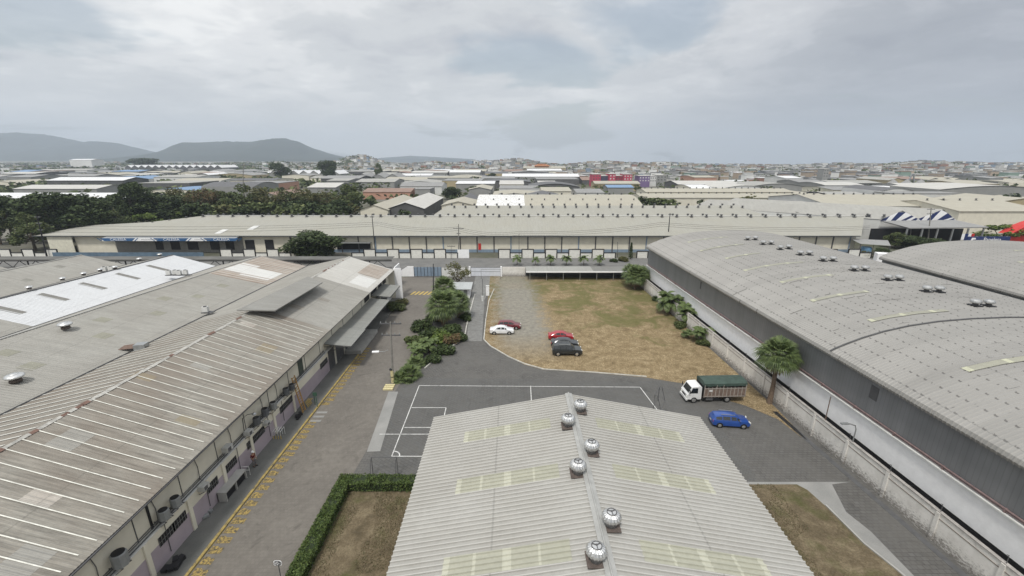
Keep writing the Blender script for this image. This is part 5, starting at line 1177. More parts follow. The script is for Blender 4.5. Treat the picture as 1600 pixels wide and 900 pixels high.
# ================================================================== VEGETATION
def leafq(mb, c, s, rnd, up=.4, mi=0, elong=1.5):
    a = rnd.uniform(0, 6.283); e = rnd.uniform(-.6, 1.2); d = V((math.cos(a)*math.cos(e), math.sin(a)*math.cos(e), math.sin(e)*.6)); u = V((rnd.gauss(0, 1), rnd.gauss(0, 1), rnd.gauss(0, 1)+up)).cross(d)
    if u.length < 1e-3: u = V((0, 0, 1)).cross(d)
    u.normalize(); d = d.normalized()*s*elong/2; u *= s/2; c = V(c)
    mb.poly([c-d, c+u*.8, c+d, c-u*.8], mi)
def tree_proto(kind, seed, n, leaf, mleaf, H_=10, Rr=5, sparse=0, low=.35):
    rnd = random.Random(seed); t = thing('tree', (0, 0, 0), '', 'tree'); tr_ = MB(); lf = MB(); blobs = []
    tr_.tube([(0, 0, 0), (.1, .05, H_*.2), (0, .15, H_*.4), (.1, 0, H_*.62)], [.38, .30, .24, .12], 8)
    nb = 13
    for k in range(nb):
        a = 2*math.pi*k/nb*2.4+rnd.uniform(-.4, .4); q = rnd.uniform(.35, .74) if k else 0; z = H_*(low+(.93-low)*rnd.random()**.8*(1-.35*q)) if k else H_*.82
        c = V((Rr*q*math.cos(a), Rr*q*math.sin(a), z)); rr_ = Rr*rnd.uniform(.26, .44); blobs.append((c, rr_))
        tr_.tube([(0, .1, H_*rnd.uniform(.18, .42)), (c.x*.45, c.y*.45, c.z*.68), (c.x*.95, c.y*.95, c.z)], [.17, .10, .03], 6)
    for k in range(n):
        c, rr_ = rnd.choice(blobs)
        d = V((rnd.gauss(0, 1), rnd.gauss(0, 1), rnd.gauss(0, .85))).normalized()
        f = rnd.random()**.33*(1+.22*mnoise.noise(d*2.2+c)); p = c+V((d.x, d.y, d.z*.72))*rr_*f
        if sparse and mnoise.noise(p*.55) > sparse: continue
        leafq(lf, p, leaf*rnd.uniform(.6, 1.3), rnd)
    tr_.build('trunk', M['bark'], t, local=True); lf.build('crown', M[mleaf], t, local=True); return t
PT = {k: [Proto(tree_proto('t', s_+j, n_, l_, m_, sparse=sp_, low=lo_)) for j in range(2)] for k, s_, n_, l_, m_, sp_, lo_ in (('dark', 1, 5200, .42, 'leaf_dark', 0, .3), ('mid', 11, 4800, .40, 'leaf_mid', .3, .3), ('olive', 21, 2400, .36, 'leaf_olive', .12, .35), ('bright', 31, 4600, .42, 'leaf_bright', .3, .15), ('flame', 41, 3200, .38, 'leaf_flame', .2, .35))}
tcount = 0
def tree(px_, ybase, ytop, wpx, kind, label, yb=None, group=None, rnd=random.Random(77)):
    global tcount
    p = G(px_, ybase) if yb is None else V((PY(px_, 300, yb).x, yb, 0)); top = PY(px_, ytop, p.y); h = top.z; r = wpx/2*(PY(801, ytop, p.y).x)*1.1
    tcount += 1; return PT[kind][tcount % 2].put(p, rnd.uniform(0, 6.28), label, (r/5, r/5, h/10*1.02), group)
st_tree = tree(493, 407, 361, 84, 'dark', 'broad dark round crowned street tree in front of the long cream warehouse')
_r = random.Random(6); _m = MB(); _p = st_tree.location
for k in range(2600):
    a = _r.uniform(0, 6.28); q = 5.6*_r.random()**.5; z = 3.6+_r.gauss(0, .9)-.03*q*q+mnoise.noise(V((q*math.cos(a)*.5, q*math.sin(a)*.5, 2)))*1.3
    leafq(_m, (q*math.cos(a)/st_tree.scale[0], q*math.sin(a)/st_tree.scale[0], max(.6, z)/st_tree.scale[2]), .36, _r)
_m.build('lower_crown', M['leaf_dark'], st_tree, local=True)
g_ = 'trees in the belt behind the left halls'
for a in ((22, 374, 303, 74, 'dark', 'large dark tree at the left edge of the photo behind the leaning pole'), (97, 377, 297, 92, 'dark', 'biggest dark tree behind the left end of the long warehouse'),
          (56, 392, 331, 58, 'mid', 'rounded mid green tree in front of the big dark tree at far left'), (152, 371, 306, 62, 'dark', 'dark leaning tree right of the biggest tree'), (215, 356, 283, 52, 'dark', 'tall dark tree rising above the white long roof end'),
          (248, 352, 303, 66, 'dark', 'dense blackish tree beside the hip roof end'), (182, 364, 328, 46, 'mid', 'small green tree before the white shed roofs'), (290, 345, 288, 46, 'olive', 'thin half bare olive tree left of the reddish tree'),
          (326, 344, 291, 50, 'flame', 'reddish topped tree above the pale pole'), (352, 343, 297, 46, 'mid', 'green tree right of the reddish topped tree'), (388, 341, 285, 58, 'mid', 'wide green tree beside the tall pale pole'),
          (421, 341, 289, 54, 'olive', 'olive green tree right of the tall pale pole'), (452, 340, 296, 58, 'mid', 'green tree in the middle of the tree belt above the street tree'), (484, 340, 291, 52, 'olive', 'thin olive tree left of the last tall tree'),
          (514, 341, 296, 50, 'olive', 'pale olive tree next to the last tall tree of the belt'), (546, 339, 286, 40, 'mid', 'last tall tree at the right end of the tree belt'), (531, 344, 312, 44, 'dark', 'low dark tree under the last tall tree of the belt'),
          (300, 349, 326, 70, 'bright', 'low bright green bush mass behind the hip roof'), (366, 346, 318, 46, 'bright', 'bright green tree in front of the tall pale pole'), (238, 357, 331, 50, 'bright', 'bright green low tree under the blackish tree'),
          (405, 343, 315, 50, 'dark', 'dark low tree below the olive tree'), (470, 342, 312, 50, 'dark', 'dark low tree below the thin olive tree'), (335, 346, 320, 40, 'mid', 'small green tree between two bright bushes'), (2, 382, 325, 40, 'mid', 'green tree cut by the left photo edge'),
          (128, 376, 335, 40, 'mid', 'small tree under the biggest dark tree'), (270, 348, 318, 40, 'mid', 'small tree between blackish tree and bright bushes'), (435, 342, 318, 40, 'bright', 'bright low bush at the roof line of the long warehouse')):
    tree(*a, group=g_)
g2_ = 'trees beyond the right end of the street'
for a in ((1562, 388, 349, 66, 'bright', 'bright green round tree beside the red arch'), (1463, 398, 374, 46, 'dark', 'dark bush in front of the striped gables canopy'), (1424, 390, 368, 40, 'dark', 'dark shrub left of the pale street pole'), (1380, 404, 388, 28, 'dark', 'small round dark bush by the end of the boundary wall'),
          (1397, 388, 362, 30, 'mid', 'green tree between long warehouse and canopy'), (1352, 402, 391, 18, 'olive', 'low olive bush at the foot of the long warehouse corner')):
    tree(*a, group=g2_)
for a in ((706, 312, 291, 28, 'dark', 'dark tree behind the pale roofs left of centre'), (745, 306, 291, 34, 'dark', 'wide dark tree left of the worn white roof'), (848, 306, 290, 34, 'dark', 'dark tree above the worn white roof'), (880, 305, 291, 24, 'dark', 'second dark tree right of the worn white roof'), (516, 283, 249, 28, 'dark', 'solitary tall dark tree on the skyline right of the second mountain'), (770, 284, 270, 16, 'dark', 'small tree left of the long white roof'), (592, 282, 254, 14, 'mid', 'thin tree at the foot of the pointed hill'), (440, 281, 254, 34, 'dark', 'dark tree group at the foot of the second mountain'), (228, 266, 246, 40, 'dark', 'dark wooded knoll below the saddle'), (935, 300, 288, 20, 'olive', 'brownish tree before the pink blocks'), (994, 300, 288, 14, 'mid', 'green tree beside the blue roof'), (1558, 312, 301, 26, 'dark', 'dark tree before the ribbed grey hall at right')): tree(*a)

def fan_palm(seed, th, cr, nf, skirt=True):
    rnd = random.Random(seed); t = thing('fan_palm', (0, 0, 0), '', 'palm'); tr_ = MB()
    if th > .3: tr_.tube([(0, 0, 0), (.06, 0, th*.4), (0, .04, th*.8), (0, 0, th)], [.34, .25, .24, .28], 10); tr_.build('trunk', M['palmbark'], t, local=True)
    lf = MB()
    def frond(mb, az, el, pet, q, n=19):
        d = V((math.cos(az)*math.cos(el), math.sin(az)*math.cos(el), math.sin(el))); c0 = V((0, 0, th)); c1 = c0+d*pet
        side = V((-math.sin(az), math.cos(az), 0)); upv = side.cross(d).normalized()
        mb.beam(c0, c1, .04, .03)
        for k in range(n):
            a = R(-105+210*k/(n-1)); b = (d*math.cos(a)+side*math.sin(a)+upv*.1).normalized(); L_ = q*(1-.25*abs(a)/1.9)*rnd.uniform(.9, 1.05); wv = b.cross(upv).normalized()*q*.047
            m1 = c1+b*L_*.6; m2 = c1+b*L_+V((0, 0, -.28*L_)); mb.poly([c1, m1-wv, m2, m1+wv])
    for k in range(nf):
        el = R(78)-R(112)*((k+.5)/nf)**.85; az = k*2.39996+rnd.uniform(-.2, .2); frond(lf, az, el, cr*rnd.uniform(.42, .56), cr*rnd.uniform(.46, .56))
    lf.build('crown', M['palm_leaf'], t, local=True)
    if skirt:
        sk_ = MB()
        for k in range(70): az = rnd.uniform(0, 6.28); frond(sk_, az, R(rnd.uniform(-86, -48)), cr*.42, cr*.40, 9)
        sk_.build('dead_skirt', M['skirt'], t, local=True)
    return t
def feather_palm(seed, stems, th, fl, nf):
    rnd = random.Random(seed); t = thing('feather_palm', (0, 0, 0), '', 'palm'); lf = MB()
    for s in range(stems):
        bx_, by_ = (rnd.uniform(-1, 1)*.28*stems**.6, rnd.uniform(-1, 1)*.28*stems**.6) if stems > 1 else (0, 0); h = th*rnd.uniform(.6, 1.1) if stems > 1 else th
        tr_ = MB(); tx, ty = bx_*1.9, by_*1.9; tr_.tube([(bx_, by_, 0), ((bx_+tx)/2, (by_+ty)/2, h*.5), (tx, ty, h)], [.11, .08, .07], 6); tr_.build('trunk', M['palmbark'], t, local=True)
        for k in range(nf):
            az = k*2.4+rnd.uniform(-.3, .3)+s; el = R(rnd.uniform(15, 75)); p = V((tx, ty, h)); d = V((math.cos(az)*math.cos(el), math.sin(az)*math.cos(el), math.sin(el))); sd_ = V((-math.sin(az), math.cos(az), 0)); L_ = fl*rnd.uniform(.8, 1.1); seg = 9; pts = [p]
            for j in range(seg):
                d = (d+V((0, 0, -.19-.02*j))).normalized(); p2 = p+d*L_/seg
                for q in (0, .33, .66):
                    m_ = lerp(p, p2, q); ll = fl*.30*math.sin(math.pi*min(1, (j+q+1.2)/(seg+1.2)))+.04
                    for s_ in (-1, 1):
                        tip = m_+(sd_*s_+d*.55+V((0, 0, -.25))).normalized()*ll; wv = d*ll*.065; lf.poly([m_-wv, lerp(m_, tip, .5)-wv*1.2, tip, lerp(m_, tip, .5)+wv*1.2, m_+wv])
                p = p2; pts.append(p)
            lf.tube(pts, .018, 3, cap=False)
    lf.build('crown', M['palm_leaf'], t, local=True); return t
gp = G(1202, 630); bp = fan_palm(3, 6.7, 2.9, 62); bp['label'] = 'tallest fan palm with brown dead skirt standing against the stained compound wall'; bp.location = gp
fp = fan_palm(5, 3.5, 3.3, 50); P_ = Proto(fp)
P_.put(G(693, 508), .3, 'largest fan palm in the planted strip beside the driveway', 1.15); P_.put(G(716, 497), 1.7, 'darker fan palm leaning over the driveway kerb', .9); P_.put(G(698, 466)-V((0, 3, 0)), 2.2, 'dark fan palm beside the guard house roof', .95)
P_.put(G(992, 452), .8, 'fan palm in the wall corner at the right end of the parking shelter', .95); P_.put(G(985, 446), 2.6, 'fan palm touching the white edge of the parking shelter', .9); P_.put(G(1000, 448), 4, 'third fan palm crowded in the far wall corner', .85)
lp = Proto(fan_palm(9, .35, 2.2, 34, False)); lp.put(G(640, 590), 0, 'low bright trunkless fan palm at the tip of the planted strip', 1.0); lp.put(G(626, 594), 1, 'smaller trunkless fan palm beside the utility pole base', .72); lp.put(G(650, 572), 2, 'low fan palm behind the tip of the planted strip', .8)
ap = Proto(feather_palm(4, 7, 2.6, 2.4, 9)); ap.put(G(1044, 487), 0, 'tall clump of feathery palms against the far part of the stained wall', 1.15); ap.put(G(1068, 505), 2, 'second clump of feathery palms against the stained wall', 1.0); ap.put(G(1100, 535), 4, 'single slim feathery palm clump nearest the large fan palm', .72)
ap.put(G(668, 548), 1, 'feathery palm clump in the middle of the planted strip', .6); ap.put(G(650, 560), 3, 'feathery palm clump on the road side of the planted strip', .6); ap.put(G(1075, 528), 5, 'low sprouting palm at the foot of the stained wall', .4)
cp = Proto(feather_palm(8, 1, 2.2, 2.5, 15))
for i, (x, lb_) in enumerate(((808, 'first small palm of the street row counting from the left'), (837, 'second small palm of the street row, lowest of them'), (860, 'third small palm of the street row'), (885, 'fourth small palm of the street row behind the parking shelter'), (912, 'fifth small palm of the street row'), (936, 'last small palm of the street row'))): cp.put(G(x, 414.5), i*1.1, lb_, .78 if i == 1 else .95, 'small palms planted along the street')
# shrubs
def shrub_proto(seed, mleaf, n=2600, leaf=.14, flat=.75):
    rnd = random.Random(seed); t = thing('shrub', (0, 0, 0), '', 'shrub'); lf = MB(); st = MB()
    for k in range(6): a = k*1.05; st.tube([(0, 0, 0), (.5*math.cos(a), .5*math.sin(a), .8)], [.04, .015], 4)
    bl = [(V((rnd.uniform(-.55, .55), rnd.uniform(-.55, .55), rnd.uniform(.35, .8)*flat)), rnd.uniform(.35, .55)) for k in range(7)]
    for k in range(n):
        c, r_ = rnd.choice(bl); d = V((rnd.gauss(0, 1), rnd.gauss(0, 1), rnd.gauss(0, 1))).normalized(); p = c+d*r_*rnd.random()**.35*(1+.2*mnoise.noise(d*3+c)); p.z = max(.03, p.z*1); leafq(lf, p, leaf*rnd.uniform(.6, 1.4), rnd)
    st.build('stems', M['bark'], t, local=True); lf.build('foliage', M[mleaf], t, local=True); return t
SP = {k: Proto(shrub_proto(i, k)) for i, k in enumerate(('leaf_dark', 'leaf_mid', 'leaf_bright', 'leaf_olive', 'leaf_flame'))}
for x, y, s, k, lb_ in ((655, 515, 2.2, 'leaf_dark', 'dark shrub on the road side of the largest fan palm'), (672, 528, 2.4, 'leaf_dark', 'dark spreading shrub in front of the largest fan palm'), (706, 520, 2.2, 'leaf_dark', 'dark shrub at the kerb below the leaning fan palm'), (688, 531, 2.3, 'leaf_bright', 'yellow green shrub in the middle of the planted strip'),
                      (705, 536, 1.9, 'leaf_flame', 'brownish shrub beside the yellow green one'), (716, 530, 1.6, 'leaf_dark', 'dark low shrub at the corner of the driveway kerb'), (690, 553, 1.9, 'leaf_dark', 'dark shrub along the curved kerb'), (672, 566, 1.5, 'leaf_dark', 'low dark shrub near the end of the curved kerb'), (661, 545, 1.9, 'leaf_mid', 'green shrub between the feathery palms'),
                      (648, 535, 1.8, 'leaf_mid', 'green shrub on the road edge of the planted strip'), (728, 500, 1.6, 'leaf_dark', 'narrow dark shrub hugging the upper driveway kerb'), (680, 500, 2.0, 'leaf_dark', 'dark shrub behind the largest fan palm'), (620, 483, 2.2, 'leaf_mid', 'green bush beside the far loading canopy'), (628, 476, 1.8, 'leaf_olive', 'olive bush behind the green bush by the canopy'),
                      (1030, 470, 1.8, 'leaf_dark', 'dark shrub at the foot of the feathery palms'), (1100, 540, 1.3, 'leaf_mid', 'small green shrub under the slim feathery palm'), (1066, 512, 1.4, 'leaf_mid', 'green shrub beneath the second palm clump'), (975, 408, 1.8, 'leaf_olive', 'olive bush in the street beside the cypress'), (958, 409, 1.3, 'leaf_dark', 'small dark bush in the street'), (641, 596, 1.0, 'leaf_dark', 'small dark plant at the tip of the planted strip')):
    SP[k].put(G(x, y), x*.7, lb_, (s, s, s*.7))
dt = tree(716, 452, 408, 40, 'olive', 'dry pale flowering tree in front of the gates beside the guard house'); 
mb = MB(); rnd = random.Random(4); dp = dt.location
for k in range(420):
    a = rnd.uniform(0, 6.28); q = 3.4*rnd.random()**.5; leafq(mb, (dp.x+q*math.cos(a), dp.y+q*math.sin(a), 5.6+rnd.gauss(0, 1.3)-q*.3), .22, rnd)
mb.build('blossom', M['dirty_white'], dt)
dt.children[-1].matrix_parent_inverse = dt.matrix_world.inverted() if False else dt.children[-1].matrix_parent_inverse
c = G(985, 405); t = thing('cypress', c, 'narrow dark cypress beside the street near the barrel warehouse', 'tree'); mb = MB(); mb.tube([c, c+V((0, 0, 4))], [.15, .05], 6); mb.build('trunk', M['bark'], t); mb = MB(); rnd = random.Random(2)
for k in range(900): z = rnd.uniform(.6, 5.2); q = .75*(1-z/5.6)**.6*rnd.random()**.4; a = rnd.uniform(0, 6.28); leafq(mb, (c.x+q*math.cos(a), c.y+q*math.sin(a), z), .22, rnd)
mb.build('foliage', M['leaf_dark'], t)
# clipped hedge
hd = thing('hedge', (-15.8, 30, 0), 'clipped green L shaped hedge around the near grass patch', 'hedge'); core = MB(); hx0, hx1 = -16.35, -15.35
pts = [(hx0, 4), (hx1, 4), (hx1, 33.6), (-7.2, 33.6), (-7.2, 34.7), (hx0+.3, 34.7), (hx0, 34.2)]; core.prism(pts, 0, .9); core.build('stems', plain('hedge_core', (.02, .03, .012)), hd); mb = MB(); rnd = random.Random(12)
for k in range(26000):
    if rnd.random() < .78: x, y = rnd.uniform(hx0-.12, hx1+.12), rnd.uniform(12, 34.7)
    else: x, y = rnd.uniform(hx0, -7.0), rnd.uniform(33.5, 34.8)
    z = .96+.22*mnoise.noise(V((x*1.1, y*1.1, 0)))+rnd.uniform(-.1, .06)
    if rnd.random() < .5:
        z = rnd.uniform(.05, 1.0)
        if y < 33.5: x = rnd.choice((hx0, hx1))+rnd.gauss(0, .07)
        elif rnd.random() < .7: y = rnd.choice((33.55, 34.75))+rnd.gauss(0, .07)
    leafq(mb, (x, y, z), rnd.uniform(.07, .16), rnd)
mb.build('foliage', island('hedge_leaf', [(.022, .042, .010), (.055, .085, .02), (.09, .12, .034), (.035, .06, .015)]), hd)
# grass blades
def inside(p, poly):
    c = False; n = len(poly)
    for i in range(n):
        a, b = poly[i], poly[(i+1) % n]
        if (a[1] > p[1]) != (b[1] > p[1]) and p[0] < (b[0]-a[0])*(p[1]-a[1])/(b[1]-a[1])+a[0]: c = not c
    return c
mb = MB(); rnd = random.Random(9)
def blades(poly, n, x0, x1, y0, y1, s):
    k = 0; tries = 0
    while k < n and tries < n*6:
        tries += 1; x, y = rnd.uniform(x0, x1), rnd.uniform(y0, y1)
        if not inside((x, y), poly): continue
        if mnoise.noise(V((x*.35, y*.35, 5))) < -.15: continue
        k += 1; a = rnd.uniform(0, 6.28); h = s*rnd.uniform(.5, 1.3); wv = V((math.cos(a), math.sin(a), 0))*h*.28; p = V((x, y, .015)); mb.poly([p-wv, p+wv, p+V((rnd.uniform(-.6, .6)*h, rnd.uniform(-.6, .6)*h, h*.7))])
blades([(-15.1, 12), (-6.6, 12), (-6.6, 33.4), (-15.1, 33.4)], 22000, -15.1, -6.6, 12, 33.4, .13)
blades([(q.x, q.y) for q in pr], 20000, 14, 25, 14, 35, .13)
tag(mb.build('grass', M['straw']), kind='stuff')

# ================================================================== CITY
def bld(name, px0, px1, yeave, Y, depth, rise, kind, mr, mw, label, cat='building', group=None, zb=0, parts=None, vents=0):
    p0, p1 = PY(px0, yeave, Y), PY(px1, yeave, Y); h = p0.z; t = thing(name, ((p0.x+p1.x)/2, Y, zb), label, cat, group)
    make_b(t, p0.x, p1.x, Y, Y+depth, zb, h, rise, kind, mr, mw, vents); return t, p0.x, p1.x, h
def make_b(t, x0, x1, y0, y1, zb, h, rise, kind, mr, mw, vents=0):
    W_, r = MB(), MB(); xm, ym = (x0+x1)/2, (y0+y1)/2; e = .5
    W_.bb(x0, x1, y0, y1, zb-1, h)
    if kind == 'gx':
        r.grid([[(x0-e, y0-e, h), (x1+e, y0-e, h)], [(x0-e, ym, h+rise), (x1+e, ym, h+rise)], [(x0-e, y1+e, h), (x1+e, y1+e, h)]])
        for x in (x0, x1): W_.poly([(x, y0, h), (x, y1, h), (x, ym, h+rise-.1)])
    elif kind == 'gy':
        r.grid([[(x0-e, y0-e, h), (x0-e, y1+e, h)], [(xm, y0-e, h+rise), (xm, y1+e, h+rise)], [(x1+e, y0-e, h), (x1+e, y1+e, h)]]); W_.poly([(x0, y0, h), (x1, y0, h), (xm, y0, h+rise-.1)])
    elif kind == 'bar':
        n = 8; r.grid([[(x0+(x1-x0)*k/n, yy, h+rise*math.sin(math.pi*k/n)) for yy in (y0-e, y1+e)] for k in range(n+1)]); W_.poly([(x0+(x1-x0)*k/n, y0, h+rise*math.sin(math.pi*k/n)-.05) for k in range(n+1)])
    elif kind == 'barx':
        n = 8; r.grid([[(xx, y0+(y1-y0)*k/n, h+rise*math.sin(math.pi*k/n)) for xx in (x0-e, x1+e)] for k in range(n+1)])
        for x in (x0, x1): W_.poly([(x, y0+(y1-y0)*k/n, h+rise*math.sin(math.pi*k/n)-.05) for k in range(n+1)])
    elif kind == 'saw':
        n = max(3, int((x1-x0)/14)); 
        for k in range(n):
            a, b = x0+(x1-x0)*k/n, x0+(x1-x0)*(k+1)/n; m_ = (a+b)/2
            r.grid([[(a, y0-e, h), (a, y1, h)], [(m_, y0-e, h+rise), (m_, y1, h+rise)], [(b, y0-e, h), (b, y1, h)]]); W_.poly([(a, y0, h), (b, y0, h), (m_, y0, h+rise-.1)])
    else:
        r.bb(x0-.2, x1+.2, y0-.2, y1+.2, h, h+.4)
    W_.build('wall', mw, t); ro = r.build('roof', mr, t)
    if vents:
        for k in range(vents):
            x = x0+(x1-x0)*(k+.5)/vents
            if kind in ('gx',): vent_at((x, ym-.6, h+rise), t, .9)
    return ro
CR = {'grey': roof_mat('city_grey', (.27, .27, .265), (.2, .19, .18), .4, 1, 0, .1, .8, 0), 'dark': roof_mat('city_dark', (.13, .13, .135), (.1, .1, .1), .4, 1, 0, .1, .8, 0), 'beige': roof_mat('city_beige', (.39, .37, .305), (.33, .3, .25), .4, 1, 0, .08, .8, 0), 'pale': roof_mat('city_pale', (.50, .49, .46), (.38, .36, .33), .4, 1, 0, .08, .8, 0), 'white': roof_mat('city_white', (.66, .66, .66), (.6, .6, .6), .3, 1, 0, .05, .6, 0), 'rust': roof_mat('city_rust', (.27, .19, .155), (.2, .13, .1), .5, 1, 0, .15, .8, 0), 'blue': roof_mat('city_blue', (.17, .27, .42), (.2, .25, .3), .3, 1, 0, .1, .7, 0), 'mid': roof_mat('city_mid', (.35, .345, .32), (.25, .24, .22), .4, 1, 0, .1, .8, 0)}
CW = {'cream': M['cream'], 'grey': plain('w_grey', (.26, .26, .25), .8, .1, .2), 'white': plain('w_white', (.62, .62, .60), .8, .08, .2), 'dark': plain('w_dark', (.10, .10, .10), .8, .2, .2), 'salmon': plain('w_salmon', (.44, .25, .18), .8, .08, .2), 'ochre': plain('w_ochre', (.38, .32, .20), .8, .1, .2), 'blue': plain('w_blue', (.15, .2, .33), .7, .1, .2)}
occ = []
def hb(px0, px1, ye, Y, dep, rise, kind, r, w_, label, vents=0, **k):
    t, x0, x1, h = bld('warehouse', px0, px1, ye, Y, dep, rise, kind, CR[r], CW[w_], label, 'warehouse', vents=vents); occ.append((x0-3, x1+3, Y-3, Y+dep+3)); return t, x0, x1, h
# near right: striped gable halls and neighbours
hb(563, 606, 328, 212, 60, 2.5, 'gy', 'beige', 'cream', 'cream roofed hall with lines of black vents beyond the left part of the long warehouse')
hb(606, 662, 326, 215, 62, 3, 'gy', 'pale', 'dark', 'cream hall with open columned side beside a narrow alley')
hb(690, 742, 321, 214, 26, 2, 'gy', 'beige', 'cream', 'pair of small cream roofs left of the worn white roof')
t, x0, x1, h = hb(745, 1004, 322, 206, 44, 3.4, 'barx', 'beige', 'cream', 'large cream arched roof behind the rear bay, its left third worn white', 0)
n = 8; m_ = MB(); xa, xb = x0-.4, lerp(x0, x1, .29); m_.grid([[(xx, 206-.5+45*(k/n), h+3.4*math.sin(math.pi*k/n)+.06) for xx in (xa, xb)] for k in range(5)])
tt = NT('worn_white'); nn = tt.noise(1.2, 5, .8); m_.build('worn_sheets', tt.out(tt.ramp(nn, [(.38, (.30, .28, .27)), (.5, (.68, .68, .66))]), .7), t)
x = x0+5
while x < x1: vent_at((x, 206+24, h+3.3), t, 1.1); vent_at((x+2.5, 206+9, h+2.0), t, .8); x += 6.2
hb(1004, 1300, 309, 262, 26, 1.6, 'gx', 'beige', 'cream', 'long cream roof beyond the dark parking yard', 24); hb(1010, 1240, 300, 292, 24, 1.6, 'gx', 'beige', 'cream', 'second long cream roof behind the parking yard', 22)
hb(1180, 1262, 331, 190, 26, 1.8, 'gx', 'beige', 'cream', 'cream roof with four vents right of the rear bay', 5)
def slope_hall(pts, label, r='beige', w_='white'):
    t = thing('warehouse', (pts[0][0].x, pts[0][0].y, 0), label, 'warehouse'); mb = MB()
    for q in pts: mb.poly(q)
    mb.build('roof', CR[r], t); mb = MB(); a, b = pts[0][0], pts[0][1]; mb.poly([(a.x, a.y, 0), (b.x, b.y, 0), b-V((0, 0, .1)), a-V((0, 0, .1))])
    c_ = pts[0][2]; mb.poly([(b.x, b.y, 0), (c_.x, c_.y, 0), c_-V((0, 0, .1)), b-V((0, 0, .1))]); mb.build('wall', CW[w_], t)
    occ.append((min(p.x for q in pts for p in q)-2, max(p.x for q in pts for p in q)+2, min(p.y for q in pts for p in q)-2, max(p.y for q in pts for p in q)+2)); return t
# two gabled halls whose striped fronts face the street
def striped(pa, pm, pb, ybase, ypk, Y, dep, label, sgn=-1):
    a, b, pk = PY(pa, ybase, Y), PY(pb, ybase+1, Y), PY(pm, ypk, Y); off = V((-dep*1.05, dep*.92, 0))
    t = thing('warehouse', (pk.x, Y, 0), label, 'warehouse'); mb = MB(); mb.grid([[a, a+off], [pk, pk+off], [b, b+off]]); mb.build('roof', CR['mid'], t)
    mb = MB(); mb.poly([(a.x, Y+.3, 0), (b.x, Y+.3, 0), b+V((0, .3, 0)), pk+V((0, .3, -.1)), a+V((0, .3, 0))]); mb.poly([(a.x, Y+.3, 0), a+V((0, .3, 0)), a+off, (a.x+off.x, Y+off.y, 0)]); mb.build('wall', CW['white'], t)
    n = 8
    def top(u): x = lerp(a.x, b.x, u); return lerp(a.z, pk.z, (x-a.x)/(pk.x-a.x)) if x < pk.x else lerp(pk.z, b.z, (x-pk.x)/(b.x-pk.x))
    zb = min(a.z, b.z)
    for k in range(n):
        # slanted stripes: clipped columns leaning right
        m_ = MB(); ulist = [k/n, (k+1)/n]; lean = .16; pts = []
        u0, u1 = ulist
        pts = [(lerp(a.x, b.x, u0), Y, zb-.2), (lerp(a.x, b.x, u1), Y, zb-.2)]
        for u in (min(1, u1+lean*max(0, (top(min(1, u1))-zb))/2.2), min(1, u0+lean*max(0, (top(min(1, u0))-zb))/2.2)): pts.append((lerp(a.x, b.x, u), Y, max(zb-.15, top(u))))
        m_.poly(pts); m_.build('gable_stripe', M['navy'] if k % 2 == 0 else M['white'], t)
    occ.append((a.x-dep, b.x+2, Y-2, Y+dep)); return t
striped(1377, 1410, 1438, 343, 329, 158, 48, 'hall with navy and white striped gable, left of the pair'); striped(1432, 1474, 1494, 343, 327, 158.5, 50, 'hall with navy and white striped gable, right of the pair')
t = thing('open_shed', (PY(1455, 350, 150).x, 150, 0), 'open sided grey shed with dark interior under the striped gables', 'shed')
a, b, c_, d_ = PY(1420, 356, 148), PY(1545, 354.5, 148), PY(1492, 343.5, 157), PY(1378, 345, 157); mb = MB(); mb.poly([a, b, c_, d_]); mb.poly([a-V((0, 0, .3)), d_-V((0, 0, .3)), c_-V((0, 0, .3)), b-V((0, 0, .3))]); mb.poly([a-V((0, 0, .35)), b-V((0, 0, .35)), b, a]); mb.build('roof', CR['grey'], t)
mb = MB(); mb.bb(a.x-6, b.x, 156, 156.3, 0, 5.5); mb.build('back_wall', M['dark'], t); mb = MB()
for k in range(6): x = lerp(a.x, b.x, k/5.2); mb.bb(x-.2, x+.2, 148.2, 148.6, 0, a.z-.3)
build_each(mb, 'post', M['grey'], t)
for k, m_ in enumerate(('white', 'navy', 'white', 'red')): q = MB(); x = PY(1505+5*k, 360, 148.1).x; q.bb(x, x+1.0, 148.0, 148.1, 2.9 if k % 2 == 0 else 2.4, 5.0); q.build('painted_panel', M[m_], t)
q = MB(); q.bb(PY(1503, 370, 148).x, PY(1524, 370, 148).x, 147.9, 148.0, .6, 2.6); q.build('painted_panel', M['red'], t)
occ.append((a.x-10, b.x+4, 144, 162))
p = PY(1545, 375, 141); t = thing('sign_board', (p.x, 141, 0), 'navy sign board with white lettering below the bright green tree', 'sign'); x0, x1 = PY(1512, 375, 141).x, PY(1578, 375, 141).x; zc = PY(1540, 374.5, 141).z
mb = MB(); mb.bb(x0, x1, 141, 141.3, zc-1.0, zc+1.0); mb.build('board', M['navy'], t); mb = MB(); mb.bb(x0+1, x0+1.3, 141.1, 141.2, 0, zc-1.0); mb.bb(x1-1.3, x1-1, 141.1, 141.2, 0, zc-1.0); build_each(mb, 'post', M['dgrey'], t)
text_mesh('Papelesa', 1.7, 'sign_lettering', M['white'], (lerp(x0, x1, .58), 140.97, zc), (math.pi/2, 0, 0), t); mb = MB(); mb.poly([(x0+.9, 140.97, zc-.5), (x0+1.5, 140.97, zc-.5), (x0+1.7, 140.97, zc), (x0+2.6, 140.97, zc+.1), (x0+2.4, 140.97, zc+.6), (x0+1.2, 140.97, zc+.65)]); mb.build('logo', M['white'], t)
t = thing('red_arch', (PY(1600, 370, 140).x, 143, 0), 'red curved roof of a building at the right photo edge', 'building'); a = PY(1584, 352, 143); mb = MB(); n = 12; x0 = a.x; W_ = 26; zt = PY(1598, 341, 143).z-1.0
